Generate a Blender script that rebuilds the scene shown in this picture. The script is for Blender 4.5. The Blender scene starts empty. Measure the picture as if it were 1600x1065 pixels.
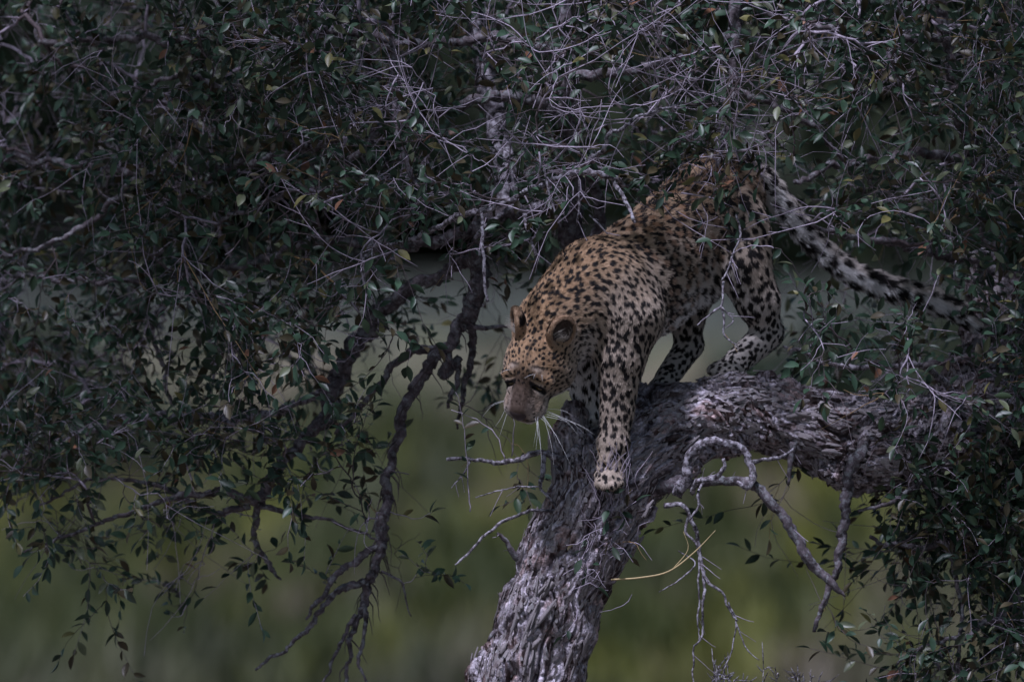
import bpy, math, random
import numpy as np
from mathutils import Vector, Matrix

random.seed(7)
rng = np.random.default_rng(7)
C = bpy.context.scene.collection
sc = bpy.context.scene

# ------------------------------------------------------------------ camera, light, exposure
S = 0.0015            # metres per photo pixel at the leopard's distance
D = 25.0              # camera to leopard
H = 2.45              # camera height above the ground below the tree
cam_d = bpy.data.cameras.new('camera')
cam = bpy.data.objects.new('camera', cam_d)
C.objects.link(cam)
cam.location = (0, -D, H)
cam.rotation_euler = (math.pi / 2, 0, 0)
cam_d.sensor_width = 36
cam_d.lens = 36 * D / (1600 * S)
cam_d.clip_start = 1.0
cam_d.clip_end = 900
cam_d.dof.use_dof = True
cam_d.dof.focus_distance = D - 0.22
cam_d.dof.aperture_fstop = 2.9
sc.camera = cam

SUN_EL, SUN_AZ = math.radians(62), math.radians(208)     # azimuth clockwise from +Y: behind the camera, to its left
w = bpy.data.worlds.new('World')
sc.world = w
w.use_nodes = True
nt = w.node_tree
sky = nt.nodes.new('ShaderNodeTexSky')
sky.sky_type = 'NISHITA'
sky.sun_disc = False
sky.sun_elevation = SUN_EL
sky.sun_rotation = SUN_AZ
bg = nt.nodes['Background']
bg.inputs['Strength'].default_value = 0.07
nt.links.new(sky.outputs[0], bg.inputs['Color'])
sun_d = bpy.data.lights.new('sun', 'SUN')
sun = bpy.data.objects.new('sun', sun_d)
C.objects.link(sun)
sd = Vector((math.sin(SUN_AZ) * math.cos(SUN_EL), math.cos(SUN_AZ) * math.cos(SUN_EL), math.sin(SUN_EL)))
sun.rotation_euler = (-sd).to_track_quat('-Z', 'Y').to_euler()
sun.location = (-6, -10, 14)
sun_d.energy = 5.0
sun_d.angle = math.radians(6)
sun_d.color = (0.79, 0.79, 1.0)
sc.view_settings.view_transform = 'Standard'
sc.view_settings.look = 'None'
sc.view_settings.exposure = -0.12
sc.view_settings.gamma = 1.0
sc.view_settings.use_curve_mapping = False
sc.cycles.use_denoising = True
sc.cycles.denoiser = 'OPENIMAGEDENOISE'
sc.cycles.denoising_input_passes = 'RGB_ALBEDO_NORMAL'
sc.cycles.denoising_prefilter = 'ACCURATE'
sc.cycles.sample_clamp_direct = 3.0
sc.cycles.sample_clamp_indirect = 2.0
sc.cycles.max_bounces = 5
sc.cycles.diffuse_bounces = 3
sc.cycles.transparent_max_bounces = 4
sc.cycles.use_adaptive_sampling = False

# ------------------------------------------------------------------ helpers
def W(q):
    """photo-like units (x, depth, -y, all in photo pixels) to metres"""
    q = np.asarray(q, dtype=float)
    y = q[..., 1] * S
    k = (D + y) / D
    return np.stack([(q[..., 0] - 800) * S * k, y, H + (532.5 + q[..., 2]) * S * k], -1)

def tag(o, label=None, cat=None, group=None, kind=None):
    if label: o['label'] = label
    if cat: o['category'] = cat
    if group: o['group'] = group
    if kind: o['kind'] = kind
    return o

def empty(name, loc):
    o = bpy.data.objects.new(name, None)
    o.location = loc
    o.empty_display_size = 0.1
    C.objects.link(o)
    return o

def mesh_np(name, v, f, smooth=True):
    """v (n,3); f (m,3) or (m,4) array or list of such arrays"""
    fs = f if isinstance(f, list) else [f]
    me = bpy.data.meshes.new(name)
    v = np.ascontiguousarray(v, dtype=np.float32)
    me.vertices.add(len(v))
    me.vertices.foreach_set('co', v.ravel())
    idx = np.concatenate([np.asarray(a).ravel() for a in fs]).astype(np.int32)
    tot = np.concatenate([np.full(len(a), np.asarray(a).shape[1]) for a in fs]).astype(np.int32)
    st = np.concatenate([[0], np.cumsum(tot)[:-1]]).astype(np.int32)
    me.loops.add(len(idx))
    me.loops.foreach_set('vertex_index', idx)
    me.polygons.add(len(tot))
    me.polygons.foreach_set('loop_start', st)
    me.polygons.foreach_set('loop_total', tot)
    if smooth:
        me.polygons.foreach_set('use_smooth', np.ones(len(tot), dtype=bool))
    me.update(calc_edges=True)
    return me

def put(name, me, mat, parent=None, loc=None):
    o = bpy.data.objects.new(name, me)
    if mat is not None and len(me.materials) == 0:
        me.materials.append(mat)
    C.objects.link(o)
    if parent is not None:
        o.parent = parent
    if loc is not None:
        o.location = loc
    return o

def set_col(me, col, name='tint'):
    a = me.color_attributes.new(name, 'FLOAT_COLOR', 'POINT')
    c = np.ones((len(col), 4), dtype=np.float32)
    c[:, :3] = col
    a.data.foreach_set('color', c.ravel())

_perm = np.random.default_rng(3).permutation(256)
_perm = np.concatenate([_perm, _perm])
_grad = np.array([[1,1,0],[-1,1,0],[1,-1,0],[-1,-1,0],[1,0,1],[-1,0,1],[1,0,-1],[-1,0,-1],[0,1,1],[0,-1,1],[0,1,-1],[0,-1,-1]], dtype=np.float32)
def noise(p):
    p = np.asarray(p, dtype=np.float32)
    i = np.floor(p).astype(np.int64)
    f = p - i
    u = f * f * f * (f * (f * 6 - 15) + 10)
    i &= 255
    out = 0
    def g(dx, dy, dz):
        h = _perm[_perm[_perm[(i[:, 0] + dx) & 255] + ((i[:, 1] + dy) & 255)] + ((i[:, 2] + dz) & 255)] % 12
        gr = _grad[h]
        return gr[:, 0] * (f[:, 0] - dx) + gr[:, 1] * (f[:, 1] - dy) + gr[:, 2] * (f[:, 2] - dz)
    for dx in (0, 1):
        wx = u[:, 0] if dx else 1 - u[:, 0]
        for dy in (0, 1):
            wy = u[:, 1] if dy else 1 - u[:, 1]
            for dz in (0, 1):
                wz = u[:, 2] if dz else 1 - u[:, 2]
                out = out + wx * wy * wz * g(dx, dy, dz)
    return out

def unit(a):
    return a / np.maximum(np.linalg.norm(a, axis=-1, keepdims=True), 1e-9)

def vnormals(v, quads):
    n = np.zeros_like(v)
    a, b, c, d = (v[quads[:, i]] for i in range(4))
    fn = np.cross(c - a, d - b)
    for i in range(4):
        for j in range(3):
            n[:, j] += np.bincount(quads[:, i], fn[:, j], minlength=len(v))
    return unit(n)

def sstep(a, b, x):
    t = np.clip((x - a) / (b - a), 0, 1)
    return t * t * (3 - 2 * t)

# ---- implicit bodies: round cones and ellipsoids, smooth union, surface nets
def prim_d(p, pr):
    if pr['t'] == 'cone':
        a, b = pr['a'], pr['b']
        ab = b - a
        t = np.clip(((p - a) @ ab) / (ab @ ab), 0, 1)
        return np.linalg.norm(p - a - t[..., None] * ab, axis=-1) - (pr['ra'] + (pr['rb'] - pr['ra']) * t)
    q = (p - pr['c']) @ pr['R'].T
    r = pr['r']
    k0 = np.linalg.norm(q / r, axis=-1)
    k1 = np.linalg.norm(q / (r * r), axis=-1)
    return k0 * (k0 - 1) / np.maximum(k1, 1e-6)

def prim_box(pr):
    if pr['t'] == 'cone':
        m = max(pr['ra'], pr['rb'])
        return np.minimum(pr['a'], pr['b']) - m, np.maximum(pr['a'], pr['b']) + m
    m = pr['r'].max()
    return pr['c'] - m, pr['c'] + m

def cone(a, b, ra, rb, k=12, zone=None, op='+'):
    return dict(t='cone', a=np.array(a, float), b=np.array(b, float), ra=ra, rb=rb, k=k, zone=zone, op=op)

def ell(c, r, R=None, k=12, zone=None, op='+'):
    return dict(t='ell', c=np.array(c, float), r=np.array(r, float), R=np.eye(3) if R is None else np.array(R, float), k=k, zone=zone, op=op)

def sdf_mesh(prims, h):
    lo = np.min([prim_box(p)[0] for p in prims if p['op'] == '+'], 0) - 6 * h
    hi = np.max([prim_box(p)[1] for p in prims if p['op'] == '+'], 0) + 6 * h
    n = np.ceil((hi - lo) / h).astype(int) + 1
    f = np.full(n, 200.0, dtype=np.float32)
    for p in prims:
        a, b = prim_box(p)
        pad = p['k'] + 4 * h
        i0 = np.maximum(np.floor((a - pad - lo) / h).astype(int), 0)
        i1 = np.minimum(np.ceil((b + pad - lo) / h).astype(int) + 1, n)
        if np.any(i1 <= i0): continue
        g = np.stack(np.meshgrid(*[(lo[i] + np.arange(i0[i], i1[i]) * h).astype(np.float32) for i in range(3)], indexing='ij'), -1)
        d = prim_d(g, p).astype(np.float32)
        sl = tuple(slice(i0[i], i1[i]) for i in range(3))
        cur = f[sl]
        k = p['k']
        if p['op'] == '+':
            hh = np.maximum(k - np.abs(cur - d), 0) / k
            f[sl] = np.minimum(cur, d) - hh * hh * k * 0.25
        else:
            hh = np.maximum(k - np.abs(cur + d), 0) / k
            f[sl] = np.maximum(cur, -d) + hh * hh * k * 0.25
    s = f < 0
    cells, pts, quads, flips = [], [], [], []
    for ax in range(3):
        sa = [slice(None)] * 3; sb = [slice(None)] * 3
        sa[ax] = slice(0, -1); sb[ax] = slice(1, None)
        s0, s1 = s[tuple(sa)], s[tuple(sb)]
        ijk = np.argwhere(s0 != s1)
        ijk1 = ijk.copy(); ijk1[:, ax] += 1
        f0 = f[tuple(ijk.T)]; f1 = f[tuple(ijk1.T)]
        t = f0 / (f0 - f1)
        pos = ijk.astype(float); pos[:, ax] += t
        b, c = (ax + 1) % 3, (ax + 2) % 3
        q = []
        for db, dc in ((0, 0), (-1, 0), (-1, -1), (0, -1)):
            cc = ijk.copy(); cc[:, b] += db; cc[:, c] += dc
            lin = (cc[:, 0] * n[1] + cc[:, 1]) * n[2] + cc[:, 2]
            q.append(lin); cells.append(lin); pts.append(pos)
        q = np.stack(q, 1)
        fl = ~(f0 < 0)
        q[fl] = q[fl][:, ::-1]
        quads.append(q)
    cells = np.concatenate(cells); pts = np.concatenate(pts); quads = np.concatenate(quads)
    u, inv = np.unique(cells, return_inverse=True)
    cnt = np.bincount(inv)
    v = np.stack([np.bincount(inv, pts[:, i]) / cnt for i in range(3)], 1)
    quads = np.searchsorted(u, quads)
    return v * h + lo, quads

# ---- tubes
def catmull(P, step):
    P = np.asarray(P, float)
    if len(P) < 3:
        n = max(2, int(np.linalg.norm(P[-1, :3] - P[0, :3]) / step))
        t = np.linspace(0, 1, n + 1)[:, None]
        return P[0] * (1 - t) + P[-1] * t
    Q = np.vstack([2 * P[0] - P[1], P, 2 * P[-1] - P[-2]])
    out = []
    for i in range(1, len(Q) - 2):
        n = max(1, int(np.linalg.norm(Q[i + 1, :3] - Q[i, :3]) / step))
        t = np.arange(n)[:, None] / n
        a, b, c, d = Q[i - 1], Q[i], Q[i + 1], Q[i + 2]
        out.append(0.5 * (2 * b + (c - a) * t + (2 * a - 5 * b + 4 * c - d) * t ** 2 + (3 * b - a - 3 * c + d) * t ** 3))
    out.append(P[-1:])
    return np.vstack(out)

def tube(path, rad, sides, rough=0.0, seed=0.0, cap=True):
    """path (n,3) metres, rad (n,) metres"""
    n = len(path)
    T = unit(np.gradient(path, axis=0))
    up = np.array([0.31, 0.9, 0.27])
    A = np.zeros_like(T)
    a = unit(np.cross(T[0], up))
    for i in range(n):
        a = a - T[i] * (a @ T[i])
        a = a / max(np.linalg.norm(a), 1e-9)
        A[i] = a
    B = np.cross(T, A)
    th = np.arange(sides) / sides * 2 * math.pi
    cs, sn = np.cos(th), np.sin(th)
    dirs = A[:, None] * cs[None, :, None] + B[:, None] * sn[None, :, None]
    r = np.repeat(rad[:, None], sides, 1)
    if rough:
        L = np.concatenate([[0], np.cumsum(np.linalg.norm(np.diff(path, axis=0), axis=1))])
        rm = max(rad.mean(), 1e-4)
        q = np.stack([np.repeat((L / rm)[:, None], sides, 1) * 0.35 + seed, np.tile(cs * 1.6, (n, 1)), np.tile(sn * 1.6, (n, 1))], -1).reshape(-1, 3)
        nz = noise(q * np.array([2., 1, 1])) + 0.8 * noise(q * np.array([4.1, 2.6, 2.6]) + 7)
        knots = np.maximum(noise(q * np.array([.5, .7, .7]) + 31) - 0.15, 0) * 1.8
        r = r * (1 + rough * (nz + knots).reshape(n, sides))
    v = (path[:, None] + dirs * r[..., None]).reshape(-1, 3)
    i = np.arange(n - 1)[:, None] * sides
    j = np.arange(sides)[None]
    j2 = (j + 1) % sides
    q = np.stack([i + j, i + j2, i + sides + j2, i + sides + j], -1).reshape(-1, 4)
    fs = [q]
    if cap:
        v = np.vstack([v, path[:1], path[-1:]])
        c0, c1 = len(v) - 2, len(v) - 1
        jj = np.arange(sides); jn = (jj + 1) % sides
        fs.append(np.concatenate([np.stack([np.full(sides, c0), jn, jj], 1),
                                  np.stack([np.full(sides, c1), (n - 1) * sides + jj, (n - 1) * sides + jn], 1)]))
    return v, fs

class Bag:
    def __init__(s): s.v, s.q, s.t, s.c, s.n = [], [], [], [], 0
    def add(s, v, fs, col=None):
        for f in fs:
            (s.q if f.shape[1] == 4 else s.t).append(f + s.n)
        s.v.append(v); s.n += len(v)
        if col is not None: s.c.append(np.broadcast_to(col, (len(v), 3)))
    def mesh(s, name, smooth=True):
        fs = []
        if s.q: fs.append(np.concatenate(s.q))
        if s.t: fs.append(np.concatenate(s.t))
        me = mesh_np(name, np.concatenate(s.v), fs, smooth)
        if s.c: set_col(me, np.concatenate(s.c))
        return me

# ------------------------------------------------------------------ materials
def mat_new(name):
    m = bpy.data.materials.new(name); m.use_nodes = True
    return m, m.node_tree.nodes, m.node_tree.links, m.node_tree.nodes['Principled BSDF']

def nd(N, t, **kw):
    n = N.new(t)
    for k, v in kw.items():
        if k in n.inputs: n.inputs[k].default_value = v
        else: setattr(n, k, v)
    return n

def ramp(N, stops):
    r = N.new('ShaderNodeValToRGB')
    e = r.color_ramp.elements
    while len(e) < len(stops): e.new(0.5)
    for el, (p, c) in zip(e, stops):
        el.position = p; el.color = (*c, 1)
    return r

def bark_mat(name, stops, scale, lichen=0.0, bump=0.6, stretch=(1, 1, 1)):
    m, N, L, B = mat_new(name)
    tc = nd(N, 'ShaderNodeTexCoord'); mp = nd(N, 'ShaderNodeMapping')
    mp.inputs['Scale'].default_value = stretch
    L.new(tc.outputs['Object'], mp.inputs[0])
    n1 = nd(N, 'ShaderNodeTexNoise', Scale=scale, Detail=8.0, Roughness=0.65)
    n2 = nd(N, 'ShaderNodeTexNoise', Scale=scale * 6, Detail=5.0, Roughness=0.7)
    L.new(mp.outputs[0], n1.inputs['Vector']); L.new(mp.outputs[0], n2.inputs['Vector'])
    r = ramp(N, stops); L.new(n1.outputs[0], r.inputs[0])
    mx = nd(N, 'ShaderNodeMix', data_type='RGBA', blend_type='OVERLAY'); mx.inputs['Factor'].default_value = 0.55
    L.new(r.outputs[0], mx.inputs[6]); L.new(n2.outputs[0], mx.inputs[7])
    col = mx.outputs[2]
    if lichen:
        n3 = nd(N, 'ShaderNodeTexNoise', Scale=scale * 1.7, Detail=9.0, Roughness=0.72)
        L.new(tc.outputs['Object'], n3.inputs['Vector'])
        r3 = ramp(N, [(0.5, (0, 0, 0)), (0.58, (lichen,) * 3)]); L.new(n3.outputs[0], r3.inputs[0])
        m3 = nd(N, 'ShaderNodeMix', data_type='RGBA')
        L.new(r3.outputs[0], m3.inputs['Factor']); L.new(col, m3.inputs[6])
        m3.inputs[7].default_value = (0.46, 0.50, 0.52, 1)
        col = m3.outputs[2]
    L.new(col, B.inputs['Base Color'])
    B.inputs['Roughness'].default_value = 0.82
    B.inputs['Specular IOR Level'].default_value = 0.3
    bp = nd(N, 'ShaderNodeBump', Strength=bump, Distance=0.004)
    L.new(n2.outputs[0], bp.inputs['Height']); L.new(bp.outputs[0], B.inputs['Normal'])
    return m

M_bark = bark_mat('rough_bark', [(0.28, (0.085, 0.066, 0.07)), (0.5, (0.23, 0.19, 0.21)), (0.7, (0.52, 0.47, 0.52))], 26, 0.4, 1.0)
M_branch = bark_mat('branch_bark', [(0.36, (0.035, 0.028, 0.03)), (0.52, (0.11, 0.09, 0.10)), (0.75, (0.30, 0.265, 0.285))], 40, 0.35)
M_pale = bark_mat('pale_dead_wood', [(0.42, (0.045, 0.037, 0.042)), (0.50, (0.17, 0.145, 0.165)), (0.58, (0.44, 0.41, 0.46))], 85, 0.25)
M_flake = bark_mat('bark_plate', [(0.3, (0.13, 0.10, 0.10)), (0.55, (0.32, 0.28, 0.285)), (0.75, (0.50, 0.46, 0.47))], 50, 0.3)

def tinted(name, rough, spec=0.5, transl=0.0, nscale=0, attr='tint', sheen=0, varamt=0.35):
    m, N, L, B = mat_new(name)
    at = nd(N, 'ShaderNodeAttribute', attribute_name=attr)
    col = at.outputs['Color']
    if nscale:
        tc = nd(N, 'ShaderNodeTexCoord')
        n = nd(N, 'ShaderNodeTexNoise', Scale=nscale, Detail=4.0)
        L.new(tc.outputs['Object'], n.inputs['Vector'])
        mr = nd(N, 'ShaderNodeMapRange'); mr.inputs[1].default_value = 0.3; mr.inputs[2].default_value = 0.7
        mr.inputs[3].default_value = 1 - varamt; mr.inputs[4].default_value = 1 + varamt
        L.new(n.outputs[0], mr.inputs[0])
        mx = nd(N, 'ShaderNodeVectorMath', operation='SCALE')
        L.new(col, mx.inputs[0]); L.new(mr.outputs[0], mx.inputs['Scale'])
        col = mx.outputs[0]
    L.new(col, B.inputs['Base Color'])
    B.inputs['Roughness'].default_value = rough
    B.inputs['Specular IOR Level'].default_value = spec
    if transl:
        tr = nd(N, 'ShaderNodeBsdfTranslucent'); L.new(col, tr.inputs[0])
        ms = nd(N, 'ShaderNodeMixShader'); ms.inputs[0].default_value = transl
        out = N['Material Output']
        L.new(B.outputs[0], ms.inputs[1]); L.new(tr.outputs[0], ms.inputs[2]); L.new(ms.outputs[0], out.inputs[0])
    return m

M_leaf = tinted('leathery_leaf', 0.42, 0.42, 0.12, 35)
M_trunk = None
M_twig = tinted('twig_bark', 0.75, 0.3, 0, 120)
M_trunk = tinted('weathered_trunk_bark', .85, .25, 0, 160, varamt=.5)
_n = M_trunk.node_tree; _b = _n.nodes.new('ShaderNodeBump'); _t = _n.nodes.new('ShaderNodeTexNoise'); _c = _n.nodes.new('ShaderNodeTexCoord')
_t.inputs['Scale'].default_value = 210; _t.inputs['Detail'].default_value = 6; _b.inputs['Strength'].default_value = .9; _b.inputs['Distance'].default_value = .004
_n.links.new(_c.outputs['Object'], _t.inputs['Vector']); _n.links.new(_t.outputs[0], _b.inputs['Height']); _n.links.new(_b.outputs[0], _n.nodes['Principled BSDF'].inputs['Normal'])
M_coat = tinted('leopard_skin', 0.75, 0.2)
M_fur = tinted('leopard_fur', 0.6, 0.25)
M_grass = tinted('grass_blades', 0.6, 0.3, 0.25)
M_farleaf = tinted('far_foliage', 0.5, 0.4, 0.15)

def plain(name, col, rough=0.5, spec=0.5, bump=0, bscale=300):
    m, N, L, B = mat_new(name)
    n = nd(N, 'ShaderNodeTexNoise', Scale=bscale, Detail=3.0)
    tc = nd(N, 'ShaderNodeTexCoord'); L.new(tc.outputs['Object'], n.inputs['Vector'])
    c = np.array(col)
    r = ramp(N, [(0.3, tuple(c * 0.75)), (0.7, tuple(np.minimum(c * 1.2, 1)))]); L.new(n.outputs[0], r.inputs[0])
    L.new(r.outputs[0], B.inputs['Base Color'])
    B.inputs['Roughness'].default_value = rough; B.inputs['Specular IOR Level'].default_value = spec
    if bump:
        bp = nd(N, 'ShaderNodeBump', Strength=bump, Distance=0.001)
        L.new(n.outputs[0], bp.inputs['Height']); L.new(bp.outputs[0], B.inputs['Normal'])
    return m
M_whisker = plain('whisker', (0.85, 0.84, 0.83), 0.4)
M_nose = plain('nose_leather', (0.034, 0.022, 0.022), 0.38, 0.5, 0.6, 900)
M_eye = plain('amber_eye', (0.09, 0.06, 0.02), 0.12, 0.8)
M_straw = plain('dry_straw', (0.50, 0.38, 0.19), 0.6)

# ------------------------------------------------------------------ ground
def gz(x, y):
    y = np.asarray(y, float); x = np.asarray(x, float)
    t = np.maximum(y - 18, 0)
    z = 0.028 * t * t / (t + 12)
    q = np.stack([x * 0.05, y * 0.03, 0 * y + 3.3], -1).reshape(-1, 3)
    return z + 0.35 * noise(q).reshape(z.shape) * np.clip((y - 6) / 30, 0, 1)

def field_col(x, y):
    q = np.stack([x * 1.9, y * 0.18, x * 0 + 1.7], -1)
    a = noise(q) + 0.5 * noise(q * 2.3 + 9)
    b = noise(np.stack([x * 1.3 + 40, y * 0.16, x * 0], -1)) + .3 * noise(np.stack([x * 3 + 40, y * 0.4, x * 0], -1)) + .6 * sstep(70, 86, y)
    green = np.array([0.062, 0.082, 0.028]); yel = np.array([0.235, 0.245, 0.065]); brn = np.array([0.235, 0.195, 0.165]); grey = np.array([0.095, 0.108, 0.066])
    t = sstep(-.22, .34, a)[:, None]; t2 = sstep(0.0, 0.34, b)[:, None]
    c = (green * (1 - t) + yel * t) * (1 - t2) + (brn * t + grey * (1 - t)) * t2
    far = sstep(100, 120, y)[:, None]
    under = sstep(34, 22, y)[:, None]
    c = c * (1 - under) + np.array([.115, .100, .098]) * under  # unseen soil below the tree greyed to take green out of the bounced light
    c = c * np.array([.92, .90, .78])
    return c * (1 - far) + np.array([.072, .080, .064]) * (.8 + .4 * t) * far, a, b
ys = np.concatenate([np.linspace(-60, 20, 30), np.linspace(22, 170, 130), np.linspace(176, 700, 40)])
xs = np.concatenate([np.linspace(-400, -26, 20), np.linspace(-24, 24, 260), np.linspace(26, 400, 20)])
X, Y = np.meshgrid(xs, ys)
gv = np.stack([X, Y, gz(X, Y)], -1).reshape(-1, 3)
nx, ny = len(xs), len(ys)
i, j = np.meshgrid(np.arange(ny - 1), np.arange(nx - 1), indexing='ij')
gq = np.stack([i * nx + j, i * nx + j + 1, (i + 1) * nx + j + 1, (i + 1) * nx + j], -1).reshape(-1, 4)
m = tinted('savanna_soil', 0.95, 0.2, 0, 2.5, varamt=.3)
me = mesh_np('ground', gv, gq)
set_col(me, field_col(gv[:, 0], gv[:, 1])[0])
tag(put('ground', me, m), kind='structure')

# grass: tufts with their own colours
def make_grass():
    nt_ = 11000
    y = 26 + 118 * rng.random(nt_) ** 1.15
    half = 1.25 * (D + y) / D + 1.5
    x = (rng.random(nt_) * 2 - 1) * half
    col, a, b = field_col(x, y)
    # a bare dusty strip crosses the view beyond the tree
    bare = sstep(74, 88, y)
    keep = rng.random(nt_) > 0.86 * bare + 0.10
    x, y, a, b, col = x[keep], y[keep], a[keep], b[keep], col[keep]
    n = len(x); nb = 9
    col = col * (0.7 + 0.6 * rng.random((n, 1)))
    hgt = (0.14 + 0.3 * rng.random(n)) * (1 + 0.5 * (a < 0))
    X = np.repeat(x, nb) + rng.normal(0, 0.11, n * nb)
    Y = np.repeat(y, nb) + rng.normal(0, 0.11, n * nb)
    hh = np.repeat(hgt, nb) * (0.5 + rng.random(n * nb) * 0.8)
    ang = rng.random(n * nb) * 6.283
    ln = hh * (0.2 + 0.5 * rng.random(n * nb))
    wd = 0.018 + 0.02 * rng.random(n * nb)
    Z = gz(X, Y) - 0.02
    b0 = np.stack([X, Y, Z], -1)
    side = np.stack([np.cos(ang), np.sin(ang), 0 * ang], -1) * wd[:, None]
    lean = np.stack([-np.sin(ang), np.cos(ang), 0 * ang], -1)
    mid = b0 + lean * (ln * 0.35)[:, None] + np.array([0, 0, 1]) * (hh * 0.6)[:, None]
    tip = b0 + lean * ln[:, None] + np.array([0, 0, 1]) * hh[:, None]
    v = np.stack([b0 - side, b0 + side, mid - side * .7, mid + side * .7, tip], 1).reshape(-1, 3)
    k = np.arange(n * nb)[:, None] * 5
    me = mesh_np('grass', v, [k + np.array([[0, 1, 3, 2]]), k + np.array([[2, 3, 4]])])
    set_col(me, np.repeat(np.repeat(col, nb, 0), 5, 0))
    o = put('grass', me, M_grass)
    tag(o, 'patchy green and brown savanna grass far behind the tree', 'grass', kind='stuff')
make_grass()

# ------------------------------------------------------------------ leaf shape (shared)
def leaf_arrays(n_seg=4):
    """unit leaf along +x from stalk to tip, width ~0.4, folded along the midrib; returns verts, tris"""
    ts = np.linspace(0, 1, n_seg + 1)
    wdt = np.array([0.03, 0.17, 0.215, 0.15, 0.0]) if n_seg == 4 else np.interp(ts, [0, .25, .5, .75, 1], [0.03, 0.17, 0.215, 0.15, 0])
    sag = -0.16 * ts ** 2
    mid = np.stack([ts, 0 * ts, sag], -1)
    lft = np.stack([ts, wdt, sag + wdt * 0.45], -1)
    rgt = np.stack([ts, -wdt, sag + wdt * 0.45], -1)
    v = np.vstack([mid, lft[:-1], rgt[:-1]])
    n = n_seg + 1
    f = []
    for i_ in range(n_seg - 1):
        f += [[i_, i_ + 1, n + i_ + 1], [i_, n + i_ + 1, n + i_],
              [i_ + 1, i_, n + n_seg + i_], [i_ + 1, n + n_seg + i_, n + n_seg + i_ + 1]]
    i_ = n_seg - 1
    f += [[i_, i_ + 1, n + i_], [i_ + 1, i_, n + n_seg + i_]]
    return v, np.array(f)
LV, LF = leaf_arrays()

def leaves_mesh(name, pos, dirx, nrm, size, col):
    """many leaves as one mesh"""
    X = unit(dirx); Yv = unit(np.cross(nrm, X)); Z = np.cross(X, Yv)
    n = len(pos)
    wv = (0.85 + 0.4 * rng.random(n))[:, None, None]
    v = pos[:, None] + size[:, None, None] * (LV[None, :, 0:1] * X[:, None] + wv * LV[None, :, 1:2] * Yv[:, None] + LV[None, :, 2:3] * Z[:, None])
    f = (LF[None] + (np.arange(n) * len(LV))[:, None, None]).reshape(-1, 3)
    me = mesh_np(name, v.reshape(-1, 3), f)
    set_col(me, np.repeat(col, len(LV), 0))
    return me

# ------------------------------------------------------------------ far trees and bushes
def crown_mesh(name, R, n, size, seed, col0):
    r = np.random.default_rng(seed)
    nl = 14
    cen = r.normal(0, 0.42, (nl, 3)) * np.array(R)
    rad = (0.30 + 0.25 * r.random(nl))
    k = r.integers(0, nl, n)
    d = unit(r.normal(size=(n, 3)))
    p = cen[k] + d * (rad[k] * (0.55 + 0.45 * r.random(n) ** 0.4))[:, None] * np.array(R)
    nr = unit(d + r.normal(0, 0.6, (n, 3)))
    t = unit(np.cross(nr, r.normal(size=(n, 3))))
    lob = 0.75 + 0.5 * r.random(nl)
    col = np.array(col0) * (lob[k] * (0.7 + 0.6 * r.random(n)))[:, None]
    return leaves_mesh(name, p, t, nr, size * (0.6 + 0.8 * r.random(n)), col)

crown_kinds = [crown_mesh('crown_a', (2.3, 2.0, 1.7), 5200, 0.34, 11, (0.035, 0.055, 0.028)),
               crown_mesh('crown_b', (1.9, 1.9, 2.1), 5200, 0.34, 12, (0.045, 0.060, 0.030)),
               crown_mesh('crown_c', (2.6, 2.1, 1.4), 5200, 0.32, 13, (0.055, 0.068, 0.028))]
far_spots = [  # px, depth m, height above ground of crown centre, scale, kind, label
    (90, 154, 4.2, 2.25, 0, 'dark blurred bush tree far behind the canopy at the top left'),
    (330, 166, 4.2, 2.55, 1, 'blurred dark tree seen through gaps in the left canopy'),
    (560, 160, 4.2, 2.40, 0, 'blurred dark tree behind the long hanging dead branch'),
    (800, 172, 4.2, 2.70, 2, 'out of focus dark tree straight behind the head of the leopard'),
    (1030, 158, 4.2, 2.40, 1, 'out of focus dark tree behind the back of the leopard'),
    (1270, 164, 4.2, 2.55, 0, 'very dark blurred tree behind the gap above the tail'),
    (1500, 156, 4.2, 2.40, 1, 'blurred dark tree behind the right side canopy'),
    (200, 190, 8.0, 3.3, 2, 'tall far tree closing the sky behind the upper left leaves'),
    (640, 194, 8.0, 3.3, 0, 'tall far tree closing the sky behind the pale forked limb'),
    (1100, 192, 8.0, 3.3, 1, 'tall far tree closing the sky above the rump of the leopard'),
    (1480, 190, 8.0, 3.3, 2, 'tall far tree closing the sky behind the upper right leaves'),
    (-120, 192, 8.0, 3.3, 0, 'tall far tree past the left edge of the grass'),
    (1740, 194, 8.0, 3.3, 0, 'tall far tree past the right edge of the grass'),
    (60, 62, 0.9, 0.45, 1, 'low dark blurred bush on the grass at the lower left edge'),
    (1290, 66, 0.8, 0.42, 0, 'low dark blurred bush on the grass below the thick limb'),
    (1540, 60, 0.9, 0.5, 1, 'low blurred bush on the grass behind the lower right leaves'),
]
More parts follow.
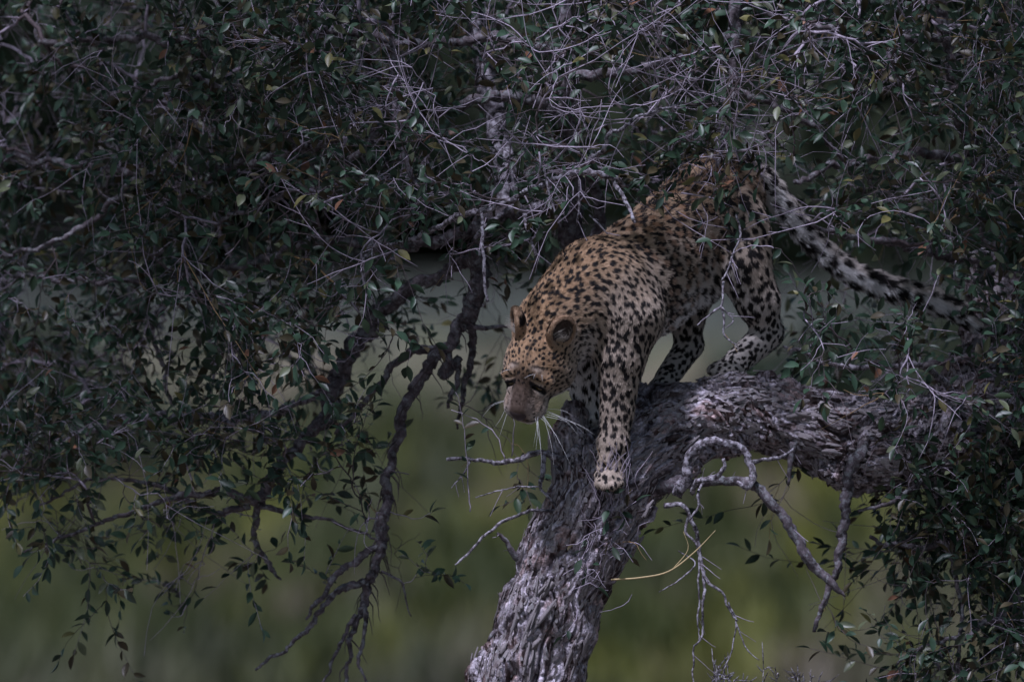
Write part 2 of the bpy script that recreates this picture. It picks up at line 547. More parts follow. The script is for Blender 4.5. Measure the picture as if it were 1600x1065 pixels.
for px, dy, hc, s_, k_, lab in far_spots:
    x = (px - 800) * S * (D + dy) / D
    g0 = float(gz(np.array([x]), np.array([dy]))[0])
    small = s_ < 0.8
    t = empty('far_bush' if small else 'far_tree', (x, dy, g0))
    tag(t, lab, 'bush' if small else 'tree', 'far bushes' if small else 'far trees behind the grass')
    c = put('crown', crown_kinds[k_], M_farleaf, t, (0, 0, hc)); c.scale = (s_, s_, s_)
    c.rotation_euler[2] = px * 0.37
    hh = hc
    pth = catmull([[0, 0, -0.2, 0.16 * s_], [0.08 * s_, 0, hh * 0.4, 0.12 * s_], [-0.1 * s_, 0.1, hh * 0.9, 0.07 * s_], [0.1, 0, hh + 0.4 * s_, 0.03 * s_]], 0.3)
    bag = Bag(); bag.add(*tube(pth[:, :3], pth[:, 3], 8, 0.15, px))
    for a_ in range(5):
        an = a_ * 1.3 + px
        pp = catmull([[0, 0, hh * 0.5, 0.07 * s_], [math.cos(an) * 0.7 * s_, math.sin(an) * 0.7 * s_, hh * 0.8, 0.045 * s_], [math.cos(an) * 1.5 * s_, math.sin(an) * 1.5 * s_, hh + 0.2, 0.015]], 0.3)
        bag.add(*tube(pp[:, :3], pp[:, 3], 6))
    put('trunk', bag.mesh('far_trunk'), M_branch, t)

# ------------------------------------------------------------------ the tree: trunk, fork and thick limb
def Q(px, py, y=0.0):       # y in metres -> photo units
    return np.array([px, y / S, -py], float)

base_q = Q(620, 2165, 0.02)
tree = empty('gnarled_tree', W(base_q))
tag(tree, 'gnarled grey-barked evergreen tree the leopard is climbing down, with leafy twigs', 'tree')
T0 = np.array(tree.location)

K = 30
tp = []
def chain(pts, k=K, lst=None):
    for a, b in zip(pts[:-1], pts[1:]):
        (tp if lst is None else lst).append(cone(Q(*a[:3]), Q(*b[:3]), a[3], b[3], k))
chain([(800, 1180, 0, 84), (823, 1065, 0, 77), (857, 960, -.01, 69), (886, 880, -.02, 65), (926, 805, -.02, 67), (962, 745, 0, 66)])
chain([(962, 745, 0, 70), (1010, 700, .04, 60), (1075, 660, .09, 54), (1140, 645, .12, 52), (1215, 652, .14, 51), (1290, 670, .15, 56), (1370, 695, .16, 58),
       (1450, 690, .22, 58), (1540, 652, .32, 50), (1660, 640, .40, 46)])
chain([(945, 740, .02, 62), (935, 680, .10, 50), (950, 610, .20, 46), (950, 520, .32, 42), (930, 450, .42, 36)])
chain([(1480, 680, .28, 44), (1525, 590, .38, 36), (1548, 500, .48, 30), (1548, 430, .55, 26)])
chain([(925, 760, -.03, 40), (893, 700, -.01, 24), (898, 655, 0.02, 19)], 20)      # broken stub beside the fork
chain([(990, 660, .10, 42), (1025, 640, .17, 30), (1040, 628, .2, 24)], 24)
tp += [ell(Q(905, 850, -.07), (38, 24, 46), k=24), ell(Q(985, 795, -.05), (36, 26, 30), k=24), ell(Q(1140, 600 + 22, .10), (50, 34, 24), k=20),
       ell(Q(1330, 735, .12), (52, 40, 30), k=24), ell(Q(1075, 720, .02), (22, 24, 34), k=20), ell(Q(862, 900, -.03), (26, 28, 40), k=20)]
v, quads = sdf_mesh(tp, 1.9)
n_ = vnormals(v, quads)
# local grain direction
wsum = np.zeros(len(v)); ax = np.zeros((len(v), 3))
for p in tp:
    if p['t'] != 'cone': continue
    d = np.maximum(prim_d(v, p), 0)
    ww = np.exp(-d / 14); a = unit(p['b'] - p['a'])
    if a[0] < 0 and abs(a[0]) > abs(a[2]): a = -a
    if a[2] < 0 and abs(a[2]) > abs(a[0]): a = -a
    wsum += ww; ax += ww[:, None] * a
ax = unit(ax)
rel = v - Q(960, 760)
wob = np.stack([noise(v / 60 + 5), noise(v / 60 + 15), noise(v / 60 + 25)], -1) * 16
rel = rel + wob
along = (rel * ax).sum(1)[:, None]
def grain(scale, st, off):
    return noise((rel - ax * along * (1 - 1 / st)) / scale + off)
g0 = grain(46, 4.5, 61.0); g1 = grain(23, 6.0, 3.0); g2 = grain(12, 5.0, 11.0); g3 = grain(6.5, 6.5, 23.0); g4 = grain(4.2, 4.5, 37.0)
iso = noise(v / 48 + 50)
rough_zone = sstep(-0.3, 0.3, noise(v / 120 + 70) + 0.3 * sstep(1000, 1250, v[:, 0]))
fade = sstep(-.25, .25, noise(v / 40 + 90))
disp = 5 * iso + 12 * g0 - 15.0 * np.exp(-(g0 / 0.055) ** 2) + 6.0 * g1 - 8.0 * np.exp(-(g1 / 0.07) ** 2) * fade - 4.0 * np.exp(-(g2 / 0.09) ** 2) * (1.2 - fade) + 5.0 * g2 + 3.6 * g3 + 2.8 * g4 * (.6 + rough_zone) + 3
v2 = v + n_ * disp[:, None]
vw = W(v2)
me = mesh_np('trunk', vw - T0, quads)
g5 = grain(6.0, 11.0, 71.0) + .6 * grain(2.8, 9.0, 81.0); g6 = noise(v / 75 + 33) + .5 * noise(v / 24 + 3)
weather_shade = sstep(-.42, .5, g5 + .45 * g6 - .12 * sstep(1080, 1200, v[:, 0]))[:, None]  # weathered streaks along the grain; shade on the right limb painted in darker
tcol = np.array([.075, .055, .056]) * (1 - weather_shade) + np.array([.56, .51, .57]) * weather_shade
brn_ = sstep(.15, .5, noise(v / 33 + 120))[:, None]
tcol = tcol * (1 - brn_ * np.array([.15, .3, .38]))
set_col(me, tcol)
put('trunk', me, M_trunk, tree)
trunk_v, trunk_n, trunk_ax = v2, n_, ax
# below the frame, down to the roots
pth = catmull([W(Q(808, 1140)).tolist() + [0.128], W(Q(752, 1350)).tolist() + [0.15], W(Q(690, 1700)).tolist() + [0.19],
               W(Q(640, 2000)).tolist() + [0.24], W(Q(620, 2200)).tolist() + [0.36]], 0.03)
tv, tf = tube(pth[:, :3], pth[:, 3], 90, 0.09, 4)
tmp = Bag(); tmp.add(tv - T0, tf)
put('lower_trunk', tmp.mesh('lower_trunk'), M_bark, tree)

# loose plates and strips of bark
def plate_mesh(seed):
    r = random.Random(seed)
    nsg = 5; v = []; f = []
    for i in range(nsg + 1):
        t = i / nsg
        wv = math.sin(math.pi * (0.12 + 0.76 * t)) * (0.8 + 0.4 * r.random())
        yo = (r.random() - .5) * 0.25
        lift = 0.22 * (t - 0.35) ** 2 + 0.05 * r.random()
        for sgn in (-1, 1):
            for zt in (0, 1):
                v.append((t - .5, sgn * wv * 0.5 + yo, lift * (1 if sgn > 0 else .8) + 0.0 + zt * 0.10))
    for i in range(nsg):
        a = i * 4; b = a + 4
        f += [[a, b, b + 2, a + 2], [a + 1, a + 3, b + 3, b + 1], [a, a + 1, b + 1, b], [a + 2, b + 2, b + 3, a + 3]]
    e = nsg * 4
    f += [[0, 2, 3, 1], [e, e + 1, e + 3, e + 2]]
    return mesh_np('bark_plate', np.array(v), np.array(f), False)
plates = [plate_mesh(s_) for s_ in range(7)]
front = np.where((trunk_n[:, 1] < 0.25) & (v2[:, 0] < 1640) & (v2[:, 2] > -1120))[0]
ridge_pick = front[disp[front] > 0]
npl = 290
sel = rng.choice(ridge_pick, npl)
for i_ in sel:
    a = trunk_ax[i_] + rng.normal(0, 0.16, 3); nn = trunk_n[i_]
    a = unit(a - nn * (a @ nn)); b = np.cross(nn, a)
    low = v2[i_, 2] < -820
    ln = (16 + 42 * rng.random() ** 2 * (1.4 if low else 0.7)) * S; wd = (4 + 8 * rng.random()) * S; th = (12 + 16 * rng.random()) * S
    if rng.random() < .5: a, b = -a, -b
    o = put('bark_plate', plates[rng.integers(7)], M_flake, tree)
    Mx = Matrix(((a[0] * ln, b[0] * wd, nn[0] * th, 0), (a[1] * ln, b[1] * wd, nn[1] * th, 0), (a[2] * ln, b[2] * wd, nn[2] * th, 0), (0, 0, 0, 1)))
    Mx.translation = Vector(W(v2[i_]) - T0 - nn * 0.001)
    o.matrix_local = Mx
# finer flakes, uncountable
nf = 5200
sel = rng.choice(front, nf)
a = trunk_ax[sel] + rng.normal(0, 0.3, (nf, 3)); nn = trunk_n[sel]
a = unit(a - nn * (a * nn).sum(1, keepdims=True)); b = np.cross(nn, a)
ln = (3 + 10 * rng.random(nf) ** 2)[:, None] * S; wd = (1.2 + 2.2 * rng.random(nf))[:, None] * S
c = W(v2[sel]) - T0
lift = (0.6 + 3.4 * rng.random(nf) ** 2)[:, None] * S
fv = np.stack([c - a * ln - b * wd, c - a * ln + b * wd, c + b * wd * 1.1 + nn * lift * .5, c - b * wd * 1.1 + nn * lift * .5, c + a * ln + nn * lift * 1.5],
              1).reshape(-1, 3)
k = np.arange(nf)[:, None] * 5
o = put('bark_flakes', mesh_np('bark_flakes', fv, [k + np.array([[0, 1, 2, 3]]), k + np.array([[3, 2, 4]])], False), M_flake, tree)
o['kind'] = 'stuff'

# ------------------------------------------------------------------ leopard
head_s = 1.12
Hc = np.array([840, -150, -566.0])
Lh = np.array([0.90, -0.36, -0.17]); Lh = Lh / np.linalg.norm(Lh)
Fh = np.array([0.0, -0.52, -0.84]); Fh = Fh - Lh * (Fh @ Lh); Fh = Fh / np.linalg.norm(Fh)
Uh = np.cross(Fh, Lh)
def hp(f, l, u): return Hc + head_s * (f * Fh + l * Lh + u * Uh)
HR = np.stack([Fh, Lh, Uh])
def he(f, l, u, rf, rl, ru, k=10, zone='head', op='+', R=None):
    return ell(hp(f, l, u), np.array([rf, rl, ru]) * head_s, HR if R is None else R, k, zone, op)
def hcn(a, b, ra, rb, k=8, zone='head', op='+'):
    return cone(hp(*a), hp(*b), ra * head_s, rb * head_s, k, zone, op)

Bax = unit(np.array([185., 215., 130.]))          # shoulder -> hip
Bup = unit(np.array([-0.25, -0.15, 1.0]) - Bax * (np.array([-0.25, -0.15, 1.0]) @ Bax))
Blf = unit(np.cross(Bup, -Bax))                   # animal's left
TR = np.stack([Bax, Blf, Bup])
def c3(x, y, py): return np.array([x, y, -py], float)
lp = []
# torso
lp += [ell(c3(958, -55, 470), (92, 70, 98), TR, 20, 'shoulder'),
       ell(c3(1000, 10, 432), (105, 76, 92), TR, 24, 'flank'),
       ell(c3(1052, 85, 384), (100, 72, 86), TR, 26, 'flank'),
       ell(c3(1098, 140, 334), (88, 68, 80), TR, 26, 'rump'),
       ell(c3(1132, 165, 308), (62, 62, 70), TR, 22, 'rump'),
       ell(c3(1030, 45, 462), (85, 50, 52), TR, 22, 'belly'),
       ell(c3(1085, 105, 442), (60, 44, 40), TR, 20, 'belly')]
# shoulders and neck
lp += [ell(c3(985, -98, 470), (52, 34, 72), TR, 22, 'shoulder'),
       ell(c3(925, -62, 420), (55, 42, 42), TR, 20, 'neck'),
       cone(c3(925, -70, 450), c3(868, -118, 505), 72, 60, 20, 'neck'),
       cone(c3(905, -80, 500), c3(868, -110, 545), 52, 40, 18, 'throat')]
# left foreleg
lp += [cone(c3(986, -98, 495), c3(972, -96, 556), 46, 37, 18, 'foreleg'),
       ell(c3(988, -76, 548), (20, 20, 34), None, 14, 'foreleg'),
       cone(c3(968, -98, 560), c3(964, -94, 640), 37, 25, 10, 'foreleg'),
       cone(c3(964, -94, 640), c3(959, -97, 692), 25, 22.5, 8, 'foreleg'),
       ell(c3(958, -98, 690), (24, 22, 16), None, 8, 'foreleg'),
       cone(c3(957, -98, 700), c3(953, -102, 738), 22, 21.5, 8, 'forepaw'),
       ell(c3(951, -108, 748), (22, 24, 15), None, 10, 'forepaw')]
for dx, dy_, dz in ((-15, -13, 755), (-5, -21, 759), (7, -21, 759), (17, -13, 753)):
    lp.append(ell(c3(951 + dx, -108 + dy_, dz), (7.2, 9.5, 8), None, 4, 'forepaw'))
# right foreleg, reaching down behind the head to the rear of the fork
lp += [cone(c3(905, 10, 500), c3(908, 15, 570), 38, 30, 16, 'inleg'),
       cone(c3(908, 15, 570), c3(922, 30, 640), 27, 22, 8, 'inleg'),
       ell(c3(925, 28, 655), (22, 24, 14), None, 8, 'inleg')]
# left hind leg
lp += [ell(c3(1163, 112, 372), (42, 40, 78), unit(np.array([[1, 0, .12], [0, 1, 0], [-.12, 0, 1]])), 22, 'thigh'),
       cone(c3(1160, 100, 415), c3(1184, 110, 470), 42, 34, 16, 'thigh'),
       cone(c3(1184, 110, 470), c3(1200, 128, 518), 32, 21, 10, 'hindleg'),
       ell(c3(1212, 136, 515), (12, 12, 14), None, 8, 'hindleg'),
       cone(c3(1198, 128, 524), c3(1150, 92, 566), 24, 20, 10, 'hindfoot'),
       ell(c3(1137, 82, 576), (28, 23, 15), None, 9, 'hindfoot')]
for dx, dy_, dz in ((-24, -2, 578), (-20, -15, 580), (-7, -22, 581), (8, -21, 580)):
    lp.append(ell(c3(1137 + dx, 82 + dy_, dz), (9, 8, 8), None, 4, 'hindfoot'))
# right hind leg
lp += [cone(c3(1095, 190, 400), c3(1072, 180, 490), 46, 30, 16, 'inthigh'),
       cone(c3(1072, 180, 490), c3(1076, 190, 535), 27, 21, 10, 'hindleg'),
       ell(c3(1088, 194, 537), (10, 11, 12), None, 7, 'hindleg'),
       cone(c3(1075, 190, 543), c3(1042, 158, 590), 21, 18, 9, 'hindfoot'),
       ell(c3(1035, 150, 603), (21, 22, 14), None, 8, 'hindfoot')]
for dx, dy_ in ((-16, -6), (-8, -17), (6, -19)):
    lp.append(ell(c3(1035 + dx, 150 + dy_, 607), (8, 8, 8), None, 4, 'hindfoot'))
# tail
tl = catmull([(1158, 175, -268, 26), (1190, 193, -281, 20), (1222, 203, -318, 17), (1252, 210, -357, 16), (1292, 218, -398, 16), (1342, 223, -432, 17),
              (1400, 223, -453, 18), (1455, 220, -468, 18.5), (1496, 218, -486, 15), (1524, 216, -510, 8)], 24)
for a_, b_ in zip(tl[:-1], tl[1:]):
    lp.append(cone(a_[:3], b_[:3], a_[3], b_[3], 6, 'tail'))
# head
lp += [he(-16, 0, 2, 50, 44, 40, 14, 'crown'),
       he(8, 0, 10, 40, 36, 30, 12, 'crown'),
       he(0, 24, -14, 32, 27, 30, 14, 'cheek'), he(0, -24, -14, 32, 27, 30, 14, 'cheek'),
       he(-22, 0, -20, 40, 38, 32, 14, 'cheek'),
       hcn((18, 0, 13), (72, 0, -3), 22, 16, 12, 'bridge'),
       hcn((26, 0, -12), (62, 0, -17), 32, 22, 14, 'muzzle'), he(42, 20, -5, 15, 9, 13, 12, 'muzzle'), he(42, -20, -5, 15, 9, 13, 12, 'muzzle'),
       he(61, 14.5, -15, 20, 16.5, 16, 8, 'pad'), he(61, -14.5, -15, 20, 16.5, 16, 8, 'pad'),
       he(77, 0, -3, 10, 14.5, 9, 5, 'bridge'),
       hcn((32, 0, -34), (64, 0, -36), 18, 12, 8, 'chin'),
       hcn((26, 11, 24), (33, 30, 13), 11, 9.5, 7, 'crown'), hcn((26, -11, 24), (33, -30, 13), 11, 9.5, 7, 'crown'),
       # eyelid bulges below the brow, and the closed slits across them
       he(39, 21, 9, 11.5, 11, 9.5, 4, 'lid'), he(39, -21, 9, 11.5, 11, 9.5, 4, 'lid'),
       hcn((47.0, 13, 15.5), (48, 29, 8.0), 3.0, 2.4, 3, op='-'), hcn((47.0, -13, 15.5), (48, -29, 8.0), 3.0, 2.4, 3, op='-'), hcn((38, 9, 26), (41, 27, 19), 1.6, 1.4, 4, op='-'), hcn((38, -9, 26), (41, -27, 19), 1.6, 1.4, 4, op='-'),
       # hollow in front of the inner eye corners, mouth line, nostrils
       
       hcn((76, 5, -25), (46, 29, -22), 1.9, 3.0, 3, op='-'), hcn((76, -5, -25), (46, -29, -22), 1.9, 3.0, 3, op='-'),
       hcn((87, 0, -8), (82, 0, -24), 1.6, 1.6, 3, op='-'),
       he(86, 7, -4, 3.4, 2.6, 2.2, 2, op='-'), he(86, -7, -4, 3.4, 2.6, 2.2, 2, op='-')]
# ears: rounded cups, opening outwards and forwards
def ear(sg):
    base = (-26, sg * 33, 27)
    od = unit(np.array([0.45, sg * 0.78, 0.25])); up = unit(np.array([-0.28, sg * 0.42, 0.86])); up = unit(up - od * (up @ od)); sd_ = np.cross(od, up)
    E = np.stack([od @ HR, up @ HR, sd_ @ HR])
    cc = hp(*(np.array(base) + up * 14))
    return [ell(cc, np.array([12, 25.5, 23.5]) * head_s, E, 6, 'ear'),
            ell(cc + E[0] * 9.5 * head_s + E[1] * 1.5, np.array([13.5, 21.5, 19.5]) * head_s, E, 3, 'ear', '-')], E, cc
eL, EL, ecL = ear(1); eR, ER, ecR = ear(-1)
lp += eL + eR

v, quads = sdf_mesh(lp, 1.7)
for _ in range(2):      # relax the stair-steps of the grid
    acc = np.zeros_like(v); cnt = np.zeros(len(v))
    for i_ in range(4):
        a_, b_ = quads[:, i_], quads[:, (i_ + 1) % 4]
        for j_ in range(3):
            acc[:, j_] += np.bincount(a_, v[b_, j_], minlength=len(v)) + np.bincount(b_, v[a_, j_], minlength=len(v))
        cnt += np.bincount(a_, minlength=len(v)) + np.bincount(b_, minlength=len(v))
    v = v * 0.5 + 0.5 * acc / cnt[:, None]
nrm = vnormals(v, quads)
nv = len(v)
OR = np.array
orange, tawny, tan, cream, white, dark = OR([.385, .245, .14]), OR([.375, .265, .175]), OR([.42, .345, .28]), OR([.57, .52, .48]), OR([.76, .75, .75]), OR([.012, .010, .010])
dn = np.array([0, 0, -1.])
# zone: up vector, colour on top / side / below, spot spacing, spot radius fraction, elongation, fur direction, fur length, rosette
Z = {
 'shoulder': (Bup * .8 + Blf * .1, tawny, tan, cream, 12.6, 0.43, 1.15, Bax * .5 + dn, 7, 0),
 'flank': (Bup * .9 + Blf * .0, tawny, tan, white, 27, 0.40, 1.1, Bax + dn * .5, 8, 1),
 'rump': (Bup * .8 + Blf * .2, tawny, tan, cream, 21, 0.44, 1.1, Bax + dn * .5, 8, 1),
 'belly': (Bup, tan, cream, white, 20, 0.46, 1.2, Bax + dn * .9, 13, 0),
 'neck': (Bup * .6 + OR([-.5, -.2, .3]), orange, tawny, cream, 12.8, 0.45, 1.2, Bax + dn * .15, 7, 0),
 'throat': (OR([-.3, -.4, .8]), tan, cream, white, 17, 0.34, 1.5, Bax + dn, 10, 0),
 'foreleg': (Blf * .8 + OR([0, -.3, .1]), tan, tan, white, 14, 0.47, 1.35, dn, 6, 0),
 'forepaw': (OR([0, -.6, .6]), tan, tan, tan, 12, 0.42, 1.2, dn, 4, 0),
 'inleg': (OR([0, -1, 0.]), white, white, white, 19, 0.4, 2.0, dn, 8, 0),
 'thigh': (Blf * .5 + OR([0, -.3, .6]), tan, cream, white, 19, 0.5, 1.3, dn + Bax * .3, 7, 0),
 'inthigh': (OR([0, -.3, .4]), cream, cream, white, 18, 0.48, 1.3, dn, 7, 0),
 'hindleg': (OR([.3, -.6, .2]), cream, cream, white, 15, 0.48, 1.5, dn, 5, 0),
 'hindfoot': (OR([0, -.6, .6]), cream, cream, white, 11, 0.46, 1.3, OR([-1, -.3, -.6]), 4, 0),
 'tail': (OR([.3, -.2, .9]), cream, white, white, 23, 0.46, 1.0, OR([1, 0, -.5]), 15, 0),
 'crown': (Uh, orange, tawny, tan, 8.6, 0.44, 1.15, -Fh, 4, 0),
 'head': (Uh, tawny, tan, tan, 8.4, 0.43, 1.1, -Fh, 4, 0),
 'cheek': (Uh * .8 - Fh * .2, tawny, tan, white, 9.4, 0.42, 1.1, -Fh + Lh * 0, 7, 0),
 'bridge': (Uh, OR([.175, .135, .118]), OR([.22, .17, .145]), cream, 12, .0, 1.0, -Fh, 2.5, 0),
 'muzzle': (Uh, OR([.26, .19, .135]), OR([.33, .26, .20]), cream, 8, 0.34, 1.2, -Fh, 4, 0),
 'pad': (Uh, OR([.36, .29, .24]), cream, white, 7, 0.3, 1.6, -Fh, 3.5, 0),
 'chin': (Uh, white, white, white, 12, .0, 1.0, -Fh, 6, 0),
 'lid': (Uh, OR([.40, .30, .22]), OR([.45, .34, .26]), cream, 9, .2, 1.0, -Fh, 2, 0),
 'ear': (Uh, OR([.36, .24, .155]), OR([.34, .24, .17]), OR([.34, .24, .17]), 10, .0, 1.0, Uh - Fh * .2, 4, 0),
}
names = list(Z)
wz = {z: np.zeros(nv) for z in names}
for p in lp:
    if p['op'] != '+': continue
    d = prim_d(v, p)
    wz[p['zone']] += np.exp(-np.maximum(d, 0) / (4.0 if p['zone'] in ('lid', 'bridge', 'pad', 'ear', 'chin', 'muzzle') else 8.0)) + 1e-9
tot = sum(wz.values())
col = np.zeros((nv, 3)); spc = np.zeros(nv); frac = np.zeros(nv); elong = np.zeros(nv); fdir = np.zeros((nv, 3)); flen = np.zeros(nv); ros = np.zeros(nv)
lown = 0.6 * noise(v / 34 + 3) + 0.3 * noise(v / 15 + 30)
for z in names:
    up, ct, cs_, cl, sp, fr, el, fd, fl, ro = Z[z]
    ww = wz[z] / tot
    t = nrm @ unit(np.array(up, float)) + 0.22 * lown
    a = sstep(0.15, 0.75, t)[:, None]; b = sstep(-0.75, -0.15, t)[:, None]
    col += ww[:, None] * (cl * (1 - b) + (cs_ * (1 - a) + ct * a) * b)
    spc += ww * sp * .79; frac += ww * fr * .94; elong += ww * el; fdir += ww[:, None] * unit(np.array(fd, float)); flen += ww * fl * .74; ros += ww * ro
zmax = np.argmax(np.stack([wz[z] for z in names]), 0)
zi = {z: i for i, z in enumerate(names)}
hl = ((v - Hc) @ HR.T) / head_s          # head coordinates
ishead = np.isin(zmax, [zi[z] for z in ('crown', 'head', 'cheek', 'bridge', 'muzzle', 'pad', 'chin', 'lid', 'ear')])
fdir = fdir + 0.35 * np.stack([noise(v / 30 + 60), noise(v / 30 + 70), noise(v / 30 + 80)], -1)
fdir[ishead] += (Lh * np.sign(hl[ishead, 1:2]) * 0.5 * np.clip(np.abs(hl[ishead, 1:2]) / 30, 0, 1))
ftan = unit(fdir - nrm * (fdir * nrm).sum(1, keepdims=True))

# spots: darts thrown over the skin with the local spacing
cand = rng.permutation(nv)[:60000]
rnd_ = rng.random(nv)
spots = np.zeros((6000, 3)); ssp = np.zeros(6000); ns = 0; sidx = []
for i_ in cand:
    if frac[i_] < 0.05: continue
    if ns:
        d2 = ((spots[:ns] - v[i_]) ** 2).sum(1)
        if d2.min() < (spc[i_] * (0.84 + 0.22 * rnd_[i_])) ** 2: continue
    if ns >= 6000: break
    spots[ns] = v[i_]; ssp[ns] = spc[i_]; sidx.append(i_); ns += 1
spots = spots[:ns]; sidx = np.array(sidx)
srad = spc[sidx] * frac[sidx] * (0.58 + 0.72 * rng.random(ns))
stan = ftan[sidx]; sel_ = elong[sidx] * (0.85 + 0.5 * rng.random(ns))
rot = rng.normal(0, 0.5, ns)[:, None]
stan = unit(stan * np.cos(rot) + np.cross(nrm[sidx], stan) * np.sin(rot))
sros = (ros[sidx] > rng.random(ns) * 0.55 + 0.2)
sph = rng.random(ns) * 6.28
from mathutils.kdtree import KDTree
# a rosette is a broken ring of small blots round a browner centre
snrm = nrm[sidx]; cen = spots[sros]; cenr = srad[sros]
P_, R__, T_, E_ = [spots[~sros]], [srad[~sros]], [stan[~sros]], [sel_[~sros]]
for c_, r_, t_, n__, s0_ in zip(cen, cenr, stan[sros], snrm[sros], spc[sidx][sros]):
    b_ = np.cross(n__, t_); m_ = rng.integers(4, 7); ph = rng.random() * 6.28
    for k_ in range(m_):
        if rng.random() < .12: continue
        a_ = ph + k_ * 6.283 / m_ + rng.normal(0, .18); rr_ = s0_ * (.37 + .08 * rng.random())
        P_.append((c_ + (t_ * math.cos(a_) * 1.1 + b_ * math.sin(a_)) * rr_)[None]); R__.append(np.array([s0_ * (.165 + .06 * rng.random())]))
        T_.append(unit(-t_ * math.sin(a_) + b_ * math.cos(a_))[None]); E_.append(np.array([1.1 + .5 * rng.random()]))
P_, R__, T_, E_ = np.concatenate(P_), np.concatenate(R__), np.concatenate(T_), np.concatenate(E_)
kd = KDTree(len(P_))
for i_ in range(len(P_)): kd.insert(P_[i_], i_)
kd.balance()
kc = KDTree(len(cen))
for i_ in range(len(cen)): kc.insert(cen[i_], i_)
kc.balance()
near = np.zeros((nv, 3), int); cd_ = np.full(nv, 9.0)
fn_ = kd.find_n; fc_ = kc.find
isr = ros > .15
for i_, p in enumerate(v.tolist()):
    r_ = fn_(p, 3)
    near[i_] = (r_[0][1], r_[1][1], r_[2][1])
    if isr[i_]:
        q_ = fc_(p); cd_[i_] = q_[2] / (spc[i_] * .40)
edge = (0.50 * noise(v / 5.5 + 90) + 0.30 * noise(v / 2.8 + 95)) * np.where(ishead, .7, 1.0)
darkv = np.zeros(nv)
for k_ in range(3):
    s_ = near[:, k_]
    dv = v - P_[s_]
    al = (dv * T_[s_]).sum(1)
    perp2 = (dv ** 2).sum(1) - al ** 2
    dist = np.sqrt((al / np.sqrt(E_[s_])) ** 2 + np.maximum(perp2, 0) * E_[s_]) / R__[s_]
    darkv = np.maximum(darkv, sstep(1.20, 0.92, dist + edge))
brown = sstep(1.05, .75, cd_ + .3 * edge)
col = col * (1 - 0.42 * brown[:, None] * OR([.75, 1.0, 1.15]))
# tail: black bars along the top
istail = (zmax == zi['tail'])
# face marks
f_, l_, u_ = hl.T
al_ = np.abs(l_)
rim = np.exp(-((f_ - (47.0 + .03 * al_)) / 3.4) ** 4) * (al_ > 10) * (al_ < 34) * (u_ > 0) * ishead
browl = np.exp(-((f_ - 27 + .25 * (al_ - 14)) / 2.0) ** 2) * np.exp(-((al_ - 18) / 10) ** 4) * (u_ > 10) * ishead
mid_l = np.exp(-(al_ / 2.2) ** 2) * sstep(-25, 0, f_) * sstep(26, 18, f_) * (u_ > 10) * ishead * .7
tear = np.exp(-(((al_ - 13.5 - .1 * (f_ - 50)) / 2.6) ** 2 + ((f_ - 53) / 8) ** 2)) * (u_ > -6) * ishead
browpale = np.exp(-(((f_ - 30) / 5) ** 2 + ((al_ - 18) / 9) ** 2)) * (u_ > 12) * ishead
under = np.exp(-(((f_ - 50) / 6) ** 2 + ((al_ - 24) / 7) ** 2)) * ishead
lip = np.exp(-((u_ + 24 - .12 * (f_ - 60)) / 3.0) ** 2) * (f_ > 40) * (al_ > 6) * ishead
lipc = np.exp(-(((f_ - 46) / 7) ** 2 + ((al_ - 27) / 6) ** 2 + ((u_ + 17) / 8) ** 2)) * ishead
col = col * (1 - browpale[:, None] * .5) + cream * browpale[:, None] * .5
col = col * (1 - under[:, None] * .6) + cream * under[:, None] * .6
darkv = darkv * (1 - 0.8 * browpale) * (1 - .5 * under)
mask_ = np.exp(-(((f_ - 36) / 12) ** 2 + ((al_ - 8) / 5) ** 2)) * (u_ > 4) * ishead
col = col * (1 - .35 * mask_[:, None])
darkv = np.maximum.reduce([darkv, np.clip(rim * 1.3, 0, 1), browl * .95, mid_l, np.clip(tear * 1.0, 0, .8), np.clip(lip * 1.3, 0, 1), np.clip(lipc * 2, 0, 1)])
# rows of small marks on the whisker pads
padz = (zmax == zi['pad'])
rows = sstep(.35, .7, np.cos((u_ + 0.25 * f_) * 1.15)) * sstep(-.2, .4, np.cos(f_ * .8 + u_ * .6)) * padz * (al_ > 10)
padr = np.exp(-(((f_ - 62) / 13) ** 4 + ((al_ - 22) / 10) ** 4)) * (u_ < 2) * (u_ > -24) * ishead
rowm = sstep(.25, .75, np.cos((u_ + .22 * f_) * .76)) * (0.35 + .65 * sstep(-.4, .3, np.cos(f_ * .6 + u_ * .4)))
brg = sstep(28, 46, f_) * sstep(16, 9, al_ + .04 * (f_ - 60)) * (u_ > -18) * ishead
col = col * (1 - .9 * brg[:, None]) + OR([.085, .058, .044]) * .9 * brg[:, None]
padr = padr * (1 - brg)
col = col * (1 - .6 * padr[:, None]) + OR([.27, .20, .15]) * .7 * padr[:, None]
darkv = np.maximum(darkv * (1 - .7 * padr), rowm * padr * .95)
# ears: pale hair inside, dark band on the back
for E, cc, sg in ((EL, ecL, 1), (ER, ecR, -1)):
    q = (v - cc) @ E.T / head_s
    isear = (zmax == zi['ear']) & (np.linalg.norm(v - cc, axis=1) < 34)
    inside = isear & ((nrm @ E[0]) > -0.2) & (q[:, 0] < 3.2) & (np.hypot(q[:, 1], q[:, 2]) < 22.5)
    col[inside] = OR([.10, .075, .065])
    back = isear & ((nrm @ E[0]) < -0.1)
    bb = sstep(2, 6, q[:, 1]) * sstep(20, 15, q[:, 1]) * back
    darkv = np.maximum(darkv * ~inside, bb)
    flen[isear] = 3.0
final = col * (1 - darkv[:, None]) + dark * darkv[:, None]

paw_z = 0.0
LT = W(np.array([960., -60, -755]))
leo = empty('leopard', LT)
tag(leo, 'spotted leopard stepping head down from the fork of the tree', 'leopard')
me = mesh_np('body', W(v) - LT, quads)
set_col(me, final)
put('body', me, M_coat, leo)

